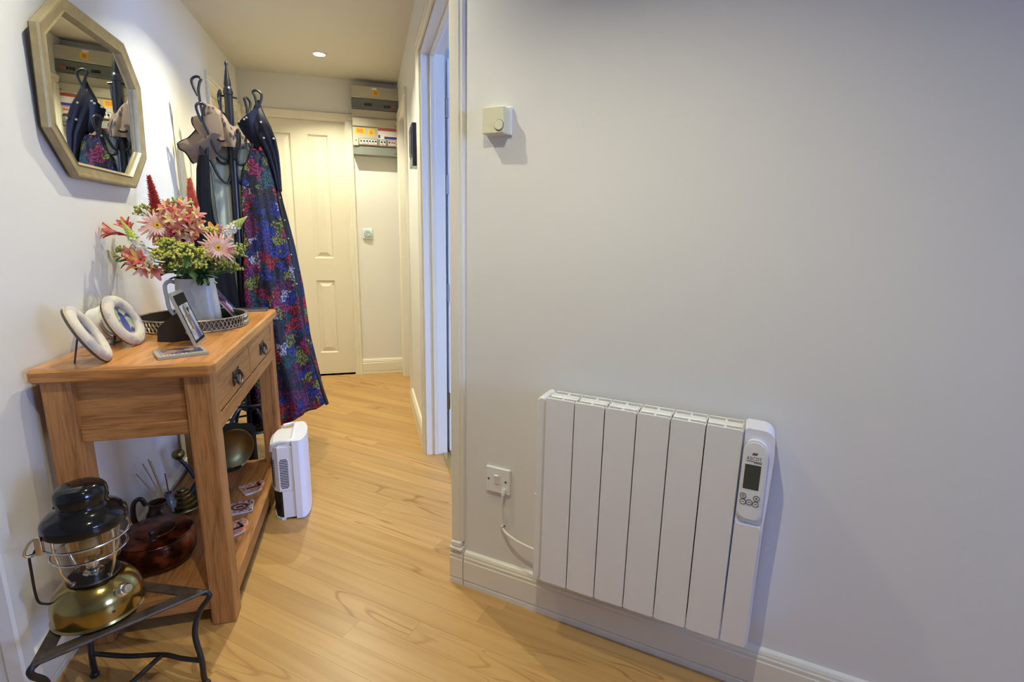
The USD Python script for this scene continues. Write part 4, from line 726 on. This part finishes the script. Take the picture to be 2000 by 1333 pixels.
def leopard():
    n = {'tc': ('texture_coordinate', {}), 'm': ('mapping', {'scale': (1, 1, .5)}), 'v': ('voronoi_texture', {'scale': 60.0}), 'r': ('rgb_ramp', {'ramp': [(0, (.05, .03, .025)), (.34, (.06, .035, .03)), (.42, (.20, .145, .105)), (1, (.26, .195, .145))]}), 'p': ('principled_bsdf', {'roughness': .8})}
    return usdkit.material(stage, '/World/Looks/leopard_print', n, [('tc.object', 'm.vector'), ('m.vector', 'v.vector'), ('v.distance', 'r.fac'), ('r.color', 'p.base_color')], surface='p.BSDF')
M['leopard'] = leopard()
# floral coat on the right hand hook; local origin at the hem line on the floor below it
GO = np.array([-.48, 2.83, 0])
fc = thing('floral_coat', 'long navy hooded coat printed with bright flower clusters, hanging on the right hand hook', 'coat', GO)
secs = [(1.545, -.008, -.01, .034, .03), (1.50, -.012, -.008, .056, .04), (1.44, -.022, 0, .080, .05), (1.30, -.020, 0, .092, .06), (1.17, -.010, 0, .104, .065), (.90, -.004, 0, .135, .075), (.63, .010, 0, .150, .082), (.40, .030, 0, .172, .088), (.235, .048, 0, .184, .092), (.155, .030, -.005, .155, .09)]
m, pos = garment(secs, 7, .125, 5, wob=.004)
for q in (m,):
    v = q.vertices.copy(); low = v[:, 2] < .26; v[low, 2] += .0 + np.clip((v[low, 0] - .0) * .45, -.06, .07) * np.clip((.26 - v[low, 2]) / .1, 0, 1); q.vertices = v
part(fc, 'body', m, M['floral'], 60)
P = [[pos(zz, np.array([t]), .003)[0] for t in np.linspace(-.42, .10, 5)] for zz in np.linspace(1.50, .24, 40)]
part(fc, 'placket', sheet(P, .003), M['navycloth'], 60)
M['snap'] = mat('silver_snap', (.75, .76, .80), .2, 1.0)
for zz in (1.42, 1.33, 1.22, 1.13, 1.05, .98, .90, .60): part(fc, 'snap', mv(ball(.0052, s=(1, 1, 1), sub=1), *pos(zz, np.array([-.16]), .006)[0]), M['snap'])
hs = [(1.772, .006, -.02, .006, .006), (1.74, .004, -.02, .018, .016), (1.70, .002, -.025, .036, .024), (1.66, .008, -.025, .050, .030), (1.60, .030, -.022, .048, .032), (1.54, .052, -.018, .034, .030), (1.46, .066, -.012, .022, .024), (1.36, .076, -.008, .012, .016)]
m, hp = garment(hs, 4, .10, 9, rows=30, wob=.003); part(fc, 'hood', m, M['navycloth'], 60)
P = [[(x + .0 * j, -.050 - .020 * math.sin(s * 2.6) + .012 * j, z) for j, (x, z) in enumerate(((.006 - .086 * s, 1.735 - .080 * s), (.010 - .072 * s, 1.70 - .085 * s), (.018 - .052 * s, 1.66 - .085 * s), (.030 - .034 * s, 1.60 - .050 * s)))] for s in np.linspace(0, 1, 8)]
part(fc, 'hood_flap', sheet(P, .004), M['navycloth'], 60)
for x, y, z in ((-.070, -.074, 1.662), (-.046, -.078, 1.672), (-.036, -.078, 1.680), (.022, -.062, 1.668), (.030, -.064, 1.598), (.070, -.050, 1.60)): part(fc, 'snap', ball(.0058, (x, y, z), 1), M['snap'])
# sage jacket behind the pole, navy coat on the left, red scarf, black coat behind the flowers, hat
sj = thing('sage_jacket', 'sage green jacket hanging in folds behind the pole of the coat stand', 'jacket', (-.640, 2.850, 0))
m, _ = garment([(1.60, .0, 0, .026, .024), (1.54, -.012, 0, .060, .04), (1.42, -.028, 0, .080, .05), (1.20, -.028, 0, .086, .055), (1.0, -.02, 0, .086, .055), (.56, -.005, 0, .082, .052)], 9, .10, 21); part(sj, 'body', m, M['sage'], 60)
m, _ = garment([(1.58, .100, -.01, .022, .02), (1.50, .095, -.01, .046, .035), (1.40, .085, -.01, .050, .035), (1.28, .085, -.01, .046, .035), (1.16, .09, -.01, .02, .02)], 5, .10, 22, rows=20); part(sj, 'sleeve', m, M['sage'], 60)
part(sj, 'zip', tube(smooth_path([(-.055, -.064, 1.46), (-.045, -.074, 1.35), (-.04, -.072, 1.2), (-.02, -.072, 1.05), (-.02, -.070, .8)], 20), .0035, 6), M['grey'])
nc = thing('navy_coat', 'dark navy coat hanging on the left hook against the wall', 'coat', (-.730, 2.745, 0))
m, _ = garment([(1.50, .020, -.01, .020, .02), (1.44, .008, 0, .026, .03), (1.32, .0, 0, .028, .034), (1.22, .0, 0, .032, .036), (1.17, .0, 0, .046, .045), (1.0, .02, 0, .085, .055), (.84, .03, 0, .088, .06), (.60, .03, 0, .086, .058)], 6, .08, 23, wob=.006); part(nc, 'body', m, M['navycoat'], 60)
rs_ = thing('red_scarf', 'red scarf showing between the sage jacket and the floral coat', 'scarf', (-.545, 2.96, 0))
P = [[(-.01 + .028 * j + .030 * s - .05 * (s > .35) * (s - .35), .010 * math.sin(4 * j + 6 * s), 1.60 - .62 * s) for j in range(4)] for s in np.linspace(0, 1, 20)]
part(rs_, 'cloth', sheet(P, .004), M['redcloth'], 60)
bc = thing('black_coat', 'black coat hanging low behind the flowers and the jug', 'coat', (-.66, 2.985, 0))
m, _ = garment([(1.42, .0, 0, .03, .02), (1.30, .02, 0, .10, .04), (1.0, .02, 0, .125, .05), (.60, .02, 0, .13, .055), (.40, .02, 0, .13, .055)], 7, .06, 24, wob=.004); part(bc, 'body', m, M['blackcloth'], 60)
ht = thing('sun_hat', 'beige floppy hat with dark piping and a leopard print crown on the left hook', 'hat', (-.682, 2.812, 1.608))
m, _ = garment([(.130, -.010, 0, .012, .012), (.115, .005, 0, .034, .03), (.06, .032, 0, .062, .045), (-.01, .048, 0, .075, .05), (-.06, .050, 0, .075, .05)], 5, .07, 25, rows=18); part(ht, 'crown', m, M['leopard'], 60)
def brim(rows_, name):
    P = [[np.array(a) * (1 - t) + np.array(b) * t + np.array([0, -.020 * math.sin(math.pi * t) + .014 * math.sin(2.3 * math.pi * t + 1.1 * i_), .006 * math.sin(3 * math.pi * t + i_)]) for t in np.linspace(0, 1, 12)] for i_, (a, b) in enumerate(rows_)]
    part(ht, name, sheet(P, .003), M['beigecloth'], 60); e = smooth_path(P[-1], 40); part(ht, 'piping', tube(e, .0042, 6), M['blacktrim'])
    part(ht, 'piping', tube(smooth_path([r[0] for r in P], 20), .0042, 6), M['blacktrim'])
brim([((-.062, -.035, .062), (.055, -.055, .075)), ((-.066, -.050, .040), (.06, -.060, .035)), ((-.060, -.055, .018), (.065, -.060, -.020)), ((-.030, -.055, -.025), (.070, -.058, -.035))], 'upper_flap')
brim([((-.04, -.050, .015), (.062, -.055, -.02)), ((-.085, -.055, -.035), (.045, -.060, -.06)), ((-.115, -.055, -.052), (.02, -.055, -.11)), ((-.130, -.050, -.062), (-.070, -.050, -.142))], 'brim')

# black bag on the floor by the stand
bg = thing('black_bag', 'soft black bag on the floor under the coats, seen through the table legs', 'bag', (-.69, 2.60, 0))
m = rbox(-.13, .12, -.06, .065, 0, .225, .04, 2, 6, .02); part(bg, 'body', m, M['blackcloth'], 50)
part(bg, 'strap', tube(smooth_path([(-.09, -.05, .20), (-.06, -.068, .13), (0, -.072, .14), (.06, -.068, .17), (.10, -.05, .21)], 24), .006, 6), M['grey'])
part(bg, 'flap', box(-.12, .11, -.066, -.05, .12, .225, .006), M['navycoat'])

# ------------------------------------------------------------------ dehumidifier
dh = thing('dehumidifier', 'small white dehumidifier with side vents standing beside the console table', 'dehumidifier', (-.338, 2.165, 0), rz=3)
def hull2(pts, z0, z1): return prism(Polygon(pts), z0, z1)
bodyp = Polygon([(.012, -.105), (.012, .105), (-.045, .105), (-.066, .085), (-.076, .045), (-.078, 0), (-.076, -.045), (-.066, -.085), (-.045, -.105)])
body = prism(bodyp, .128, .318); part(dh, 'body', cat(body, prism(bodyp.intersection(sbox(-.036, -.2, .1, .2)), .010, .130), prism(bodyp.intersection(sbox(-.2, -.08, .1, .08)).buffer(-.006), .012, .13)), M['lilacwhite'], 25)
top = trimesh.convex.convex_hull(np.vstack([np.c_[np.array(bodyp.exterior.coords), np.full(10, .318)], np.c_[np.array(bodyp.buffer(-.012).exterior.coords)[:, :2], np.full(len(bodyp.buffer(-.012).exterior.coords), .328)]])); part(dh, 'top', top, M['lilacwhite'], 25)
part(dh, 'handle', tube(smooth_path([(-.07, -.075, .300), (-.062, -.088, .325), (-.035, -.094, .338), (.010, -.096, .342), (.012, 0, .344), (.010, .096, .342), (-.035, .094, .338)], 30), .0085, 8), M['lilacwhite'], 50)
fp_ = [(.012, -.112), (.036, -.112)] + [(.036 + .030 * math.cos(a), .112 * math.sin(a)) for a in np.linspace(-1.25, 1.25, 12)] + [(.036, .112), (.012, .112)]
part(dh, 'front_panel', prism(fp_, .004, .345), M['lilacwhite'], 30)
part(dh, 'water_tank', prism(bodyp.buffer(-.003).intersection(sbox(-.2, -.2, -.037, .2)), .012, .127), M['black'], 25)
part(dh, 'tank_lip', prism(bodyp.intersection(sbox(-.2, -.2, -.03, .2)), .001, .012), M['lilacwhite'], 25)
for k in range(18):
    z = .142 + k * .0072; x0, x1 = -.040, -.008; w = .004 if k in (0, 17) else 0
    part(dh, 'vent_slot', box(x0 + w, x1 - w, -.1058, -.1045, z, z + .0032), M['darkslot'], False)
part(dh, 'rear_vent', cat([prism(bodyp.buffer(.0006).intersection(sbox(-.2, -.2, -.060, -.03)), z, z + .0032) for z in np.arange(.145, .265, .0072)]), M['darkslot'], False, kind='stuff')
part(dh, 'cord', tube(smooth_path([(-.06, .06, .02), (-.085, .11, .006), (-.10, .20, .006), (-.13, .27, .006), (-.16, .36, .006)], 30), .004, 6), M['grey'])

# ------------------------------------------------------------------ iron stand and pressure lantern
TZ = .262; R_, L_, B_ = np.array([-.432, 1.302]), np.array([-.716, 1.140]), np.array([-.765, 1.448])
so = np.array([-.638, 1.297]); st = thing('iron_stand', 'black three-legged iron trivet stand carrying the lantern', 'stand', (so[0], so[1], 0))
loc3 = [np.r_[p - so] for p in (R_, L_, B_)]
tri = Polygon(loc3); hole = tri.buffer(-.026, join_style=2); mids = [(loc3[i] + loc3[(i + 1) % 3]) / 2 for i in range(3)]
fret = tri.difference(hole).union(shapely.union_all([shapely.LineString([mids[i] * .94, mids[(i + 1) % 3] * .94]).buffer(.012, cap_style=2) for i in range(3)]).intersection(tri))
M['stoolmetal'] = mat('brown_iron', (.12, .092, .074), .40, .6, bump=(80., .2), var=(40., (.06, .044, .034), .4, .7))
part(st, 'top_plate', prism(fret, TZ - .005, TZ), M['stoolmetal'], False)
part(st, 'edge_bar', cat([tube([np.r_[loc3[i], TZ - .004], np.r_[(loc3[i] + loc3[(i + 1) % 3]) / 2, TZ - .004], np.r_[loc3[(i + 1) % 3], TZ - .004]], .0048, 6) for i in range(3)]), M['stoolmetal'])
feet = [np.array([-.450, 1.272]) - so, np.array([-.735, 1.165]) - so, np.array([-.735, 1.375]) - so]
for c, f_ in zip(loc3, feet):
    part(st, 'leg', tube(smooth_path([np.r_[c * .93, TZ - .006], np.r_[c * 1.02, TZ - .010], np.r_[c * 1.02, TZ - .026], np.r_[c * .90, TZ - .062], np.r_[c * .35 + f_ * .55, TZ - .11], np.r_[f_, .08], np.r_[f_, .03], np.r_[f_ * 1.02, .008]], 40), np.r_[np.full(34, .0068), np.linspace(.0068, .0095, 7)][:len(smooth_path([np.zeros(3)] * 8, 40))] if False else .0070, 8), M['blackiron'], 60)
    part(st, 'foot', ball(.011, np.r_[f_ * 1.02, .010], 2, (1, 1, .9)), M['blackiron'])
j = np.array([-.565, 1.345]) - so
part(st, 'stretcher', cat(tube(smooth_path([np.r_[feet[2], .075], np.r_[(feet[2] + j) / 2, .060], np.r_[j, .058], np.r_[(feet[0] + j) / 2, .066], np.r_[feet[0], .080]], 24), .006, 8), tube(smooth_path([np.r_[j, .058], np.r_[(j + feet[1]) / 2 + [.02, -.01], .055], np.r_[feet[1], .075]], 16), .006, 8)), M['blackiron'], 60)
ln = thing('pressure_lantern', 'brass pressure lantern with a black enamel hood standing on the iron stand', 'lantern', (-.657, 1.292, TZ))
part(ln, 'fuel_tank', lathe([(0, 0), (.084, 0), (.0905, .003), (.0925, .006), (.0905, .010), (.089, .013), (.0898, .030), (.088, .048), (.082, .066), (.070, .082), (.058, .091), (.052, .094), (0, .095)], 56), M['brass'], 40)
part(ln, 'tank_plate', lathe([(.050, .0935), (.0525, .098), (.050, .101), (.020, .100), (.012, .104), (0, .104)], 40), M['pewter'])
part(ln, 'burner_base', lathe([(.021, .1005), (.021, .105), (.012, .108), (.0125, .118), (.010, .120), (.0135, .124), (.0135, .134), (.007, .138), (0, .138)], 20), M['chrome'])
M['mantle'] = mat('amber_mantle', (.50, .30, .08), .6); part(ln, 'burner', cat(tube([(0, 0, .136), (0, 0, .18), (0, 0, .215)], .0075, 10), tube(smooth_path([(.008, 0, .138), (.022, 0, .15), (.022, 0, .20), (.008, 0, .215)], 16), .003, 6)), M['brass2'])
part(ln, 'mantle', lathe([(0, .150), (.014, .153), (.019, .165), (.018, .185), (.010, .200), (0, .201)], 18), M['mantle'])
part(ln, 'globe', lathe([(.057, .140), (.0585, .145), (.0585, .232), (.057, .236), (.0565, .232), (.0565, .145), (.057, .140)], 40), M['glass'], 60)
for a in (-28, 62, 152, 242):
    c, s = math.cos(math.radians(a)), math.sin(math.radians(a))
    part(ln, 'frame_wire', tube(smooth_path([(.046 * c, .046 * s, .098), (.050 * c, .050 * s, .104), (.066 * c, .066 * s, .140), (.069 * c, .069 * s, .165), (.074 * c, .074 * s, .200), (.074 * c, .074 * s, .240)], 24), .0033, 8), M['chrome'], 60)
    part(ln, 'frame_bolt', mv(lathe([(0, 0), (.005, 0), (.005, .006), (0, .007)], 10), .047 * c, .047 * s, .099), M['chrome'])
for z, r in ((.166, .0715), (.203, .0805)): part(ln, 'guard_ring', tube([(r * math.cos(a), r * math.sin(a), z) for a in np.arange(48) * 2 * math.pi / 48], .0028, 8, True), M['chrome'])
part(ln, 'hood', lathe([(.064, .232), (.078, .228), (.0805, .232), (.0805, .240), (.079, .243), (.0805, .247), (.0785, .254), (.071, .263), (.060, .271), (.051, .276), (.0475, .282), (.048, .290), (.0498, .296), (.0505, .306), (.0485, .318), (.042, .326), (.030, .331), (.015, .333), (0, .3335)], 56), M['enamel'], 50)
for a in (-150, -110, -70, -20, 30, 90): c, s = math.cos(math.radians(a)), math.sin(math.radians(a)); part(ln, 'vent_boss', mv(ball(.0042, sub=1), .0468 * c, .0468 * s, .289), M['enamel'])
part(ln, 'hood_liner', lathe([(.077, .232), (.058, .2365), (.0, .240)], 40), M['grey'])
part(ln, 'bail_handle', tube(smooth_path([(-.062, -.055, .226), (-.076, -.056, .200), (-.088, -.050, .190), (-.092, -.046, .150), (-.094, -.044, .100), (-.092, -.042, .070), (-.082, -.036, .058), (-.076, -.032, .056)], 36), .0026, 8), M['pewter'], 60)
part(ln, 'bail_bracket', cat(tube(smooth_path([(-.064, -.056, .238), (-.078, -.062, .228), (-.088, -.064, .205), (-.080, -.060, .196), (-.066, -.054, .202)], 24), .003, 8), box(-.070, -.056, -.062, -.050, .196, .240, .002)), M['chrome'], 60)
pk = (np.array([.066, -.040, .068]), np.array([.80, -.42, .40]))
part(ln, 'pump_knob', aim(lathe([(0, -.006), (.010, -.006), (.010, 0), (.014, .001), (.0155, .005), (.013, .008), (.0135, .011), (.0155, .013), (.013, .017), (.0105, .018), (.011, .021), (.012, .023), (.009, .027), (0, .028)], 24), *pk), M['chrome'], 40)
part(ln, 'filler_cap', aim(lathe([(0, -.004), (.006, -.004), (.006, .001), (0, .002)], 14), (.058, -.066, .034), (.66, -.75, .1)), M['pewter'])

# ------------------------------------------------------------------ on the low shelf
ZS = .104
kt = thing('copper_pan', 'squat worn copper pan with a flat lid at the front of the low shelf', 'pan', (-.697, 1.727, ZS))
part(kt, 'body', lathe([(0, 0), (.082, 0), (.100, .010), (.110, .030), (.1135, .060), (.1125, .085), (.106, .096), (.102, .098)], 48), M['copper'], 50)
part(kt, 'lid', lathe([(.105, .0975), (.106, .101), (.100, .105), (.060, .110), (.058, .114), (.040, .117), (0, .118)], 48), M['copper'], 40)
part(kt, 'lid_knob', mv(lathe([(0, .104), (.018, .106), (.016, .111), (.007, .114), (.006, .124), (.009, .130), (.007, .136), (0, .137)], 20), .012, -.055, 0), M['pewter'])
bj = thing('brown_jug', 'small dark brown glazed jug with a handle behind the copper pan', 'jug', (-.748, 1.905, ZS))
M['glaze'] = mat('brown_glaze', (.07, .035, .022), .12)
part(bj, 'body', lathe([(0, 0), (.034, 0), (.040, .01), (.042, .045), (.038, .075), (.029, .092), (.028, .108), (.031, .115), (.026, .115), (.024, .10), (0, .09)], 28), M['glaze'], 50)
part(bj, 'handle', tube(smooth_path([(-.036, -.02, .050), (-.058, -.03, .055), (-.064, -.034, .09), (-.058, -.032, .135), (-.040, -.024, .145), (-.030, -.018, .118)], 24), .008, 8), M['glaze'], 60)
rdf = thing('reed_diffuser', 'reed diffuser of pale reeds in a dark glass bottle on the low shelf', 'reed diffuser', (-.748, 2.005, ZS))
M['reed'] = mat('reed', (.50, .34, .19), .8); M['reedred'] = mat('reed_red', (.20, .02, .02), .6)
part(rdf, 'bottle', lathe([(0, 0), (.028, 0), (.030, .006), (.030, .060), (.014, .078), (.014, .094), (.016, .098), (.011, .098), (.011, .08), (0, .07)], 24), M['smoke'], 50)
for dx, dy, L in ((-.082, -.03, .198), (-.055, -.035, .236), (-.042, -.02, .246), (-.034, -.03, .240), (-.048, .01, .225)): part(rdf, 'reed', rod((-.004, 0, .03), (dx, dy, L), .0024, 6), M['reed'])
part(rdf, 'reed', rod((.004, 0, .03), (.004, -.02, .185), .0020, 6), M['reedred'])
sc = thing('kitchen_scale', 'black cast iron balance scale with a brass weight platform on the low shelf', 'scale', (-.670, 2.12, ZS))
part(sc, 'base', cat(rbox(-.09, .09, -.05, .05, 0, .018, .02, 2, 5, .004), lathe([(.030, .018), (.024, .030), (.016, .05), (.013, .085), (.018, .092), (0, .094)], 20)), M['blackiron'], 40)
part(sc, 'beam', tube(smooth_path([(-.040, -.085, .018), (-.02, -.04, .070), (0, 0, .090), (.05, .045, .085), (.085, .085, .080)], 24), .009, 8), M['blackiron'], 60)
part(sc, 'weight_platform', mv(lathe([(0, .010), (.020, .012), (.030, .020), (.064, .024), (.068, .028), (.066, .032), (0, .030)], 40), -.045, -.09, 0), M['brass2'], 40)
part(sc, 'pan_support', mv(lathe([(0, .07), (.022, .074), (.040, .082), (.040, .086), (0, .084)], 28), .085, .085, 0), M['blackiron'], 40)
part(sc, 'finial_arm', tube(smooth_path([(-.03, .02, .085), (-.055, .03, .13), (-.078, .03, .165)], 14), .007, 8), M['blackiron'], 60)
part(sc, 'finial', mv(lathe([(0, -.022), (.010, -.018), (.021, -.006), (.023, .006), (.017, .018), (.008, .023), (0, .024)], 22), -.082, .03, .185), M['brass2'], 40)
wz = ZS + .0325
for k, (r, h) in enumerate(((.050, .016), (.041, .014), (.032, .013), (.024, .011), (.016, .010))):
    w = single('brass_weight', lathe([(0, 0), (r * .96, 0), (r, h * .2), (r, h * .7), (r * .9, h * .95), (r * .5, h), (0, h)], 32), M['brass2'], 'disc shaped brass weight, ' + ('largest at the bottom of the stack', 'second from the bottom of the stack', 'middle one of the stack', 'second from the top of the stack', 'smallest on top of the stack')[k] + ' on the scale', 'weight', 'stacked brass weights', smooth=40)
    UsdGeom.Xformable(stage.GetPrimAtPath(w)).AddTranslateOp().Set(Gf.Vec3d(-.715, 2.03, wz)); wz += h + .0003
bd = thing('brass_dish', 'round brass scale dish propped upright behind the near table leg', 'dish', (-.578, 2.205, ZS + .075))
part(bd, 'dish', aim(lathe([(0, -.020), (.045, -.018), (.070, -.008), (.088, .006), (.092, .009), (.0905, .011), (.086, .009), (.068, -.005), (.044, -.0155), (0, -.0175)], 48), (0, 0, .090), (.62, -.78, -.05)), M['brass2'], 50)
# mosaic coasters
def coaster_mat(name, a, b, c, mode):
    n = {'tc': ('texture_coordinate', {}), 'm': ('mapping', {'scale': (1, 1, 1)}), 'v': ('voronoi_texture', {'scale': 170.0, 'randomness': .25}), 's': ('separate_color', {}), 'r': ('rgb_ramp', {'interpolate': False, 'ramp': [(0, a), (.55, b), (.85, c)]}), 'p': ('principled_bsdf', {'roughness': .2})}
    return usdkit.material(stage, '/World/Looks/' + name, n, [('tc.object', 'm.vector'), ('m.vector', 'v.vector'), ('v.color', 's.color'), ('s.r', 'r.fac'), ('r.color', 'p.base_color')], surface='p.BSDF')
M['co1'] = coaster_mat('mosaic_rose', (.55, .42, .40), (.40, .16, .14), (.62, .55, .55), 0); M['co2'] = coaster_mat('mosaic_brown', (.50, .42, .42), (.20, .05, .06), (.60, .55, .56), 0); M['co3'] = coaster_mat('mosaic_pink', (.62, .30, .26), (.52, .16, .13), (.66, .48, .44), 0)
M['coedge'] = mat('coaster_edge', (.60, .58, .66), .3); M['cored'] = mat('coaster_red', (.16, .015, .02), .3); M['coblack'] = mat('coaster_black', (.02, .02, .03), .3)
for lab, x, y, rz, m, mk in (('square mosaic coaster with a dark red bar, farthest back on the low shelf', -.497, 2.165, 28, 'co1', 'bar'), ('square mosaic coaster with a dark oval pattern, middle one on the low shelf', -.516, 2.005, 8, 'co2', 'oval'), ('square pink mosaic coaster with a black angular mark, nearest on the low shelf', -.497, 1.855, 33, 'co3', 'hook')):
    c = thing('coaster', lab, 'coaster', (x, y, ZS), rz=rz, group='mosaic coasters on the low shelf')
    part(c, 'tile', rbox(-.048, .048, -.048, .048, 0, .007, .010, 2, 5, .001), M['coedge'], 30); part(c, 'mosaic', prism(rr(-.0455, .0455, -.0455, .0455, .008), .007, .0078), M[m], False)
    if mk == 'bar': part(c, 'motif', cat(prism(sbox(-.028, -.008, .030, .004), .0078, .0083), prism(sbox(.018, -.008, .030, .030), .0078, .0083)), M['cored'], False)
    if mk == 'oval': part(c, 'motif', prism(shapely.affinity.scale(shapely.Point(0, 0).buffer(.032), 1, .75).difference(shapely.affinity.scale(shapely.Point(0, 0).buffer(.022), 1, .75)), .0078, .0083), M['cored'], False); part(c, 'motif', prism(shapely.affinity.scale(shapely.Point(0, 0).buffer(.010), 1.3, .75), .0078, .0083), M['cored'], False)
    if mk == 'hook': part(c, 'motif', cat(prism(sbox(-.040, -.014, .024, -.004), .0078, .0083), prism(sbox(.014, -.014, .024, .030), .0078, .0083)), M['coblack'], False)
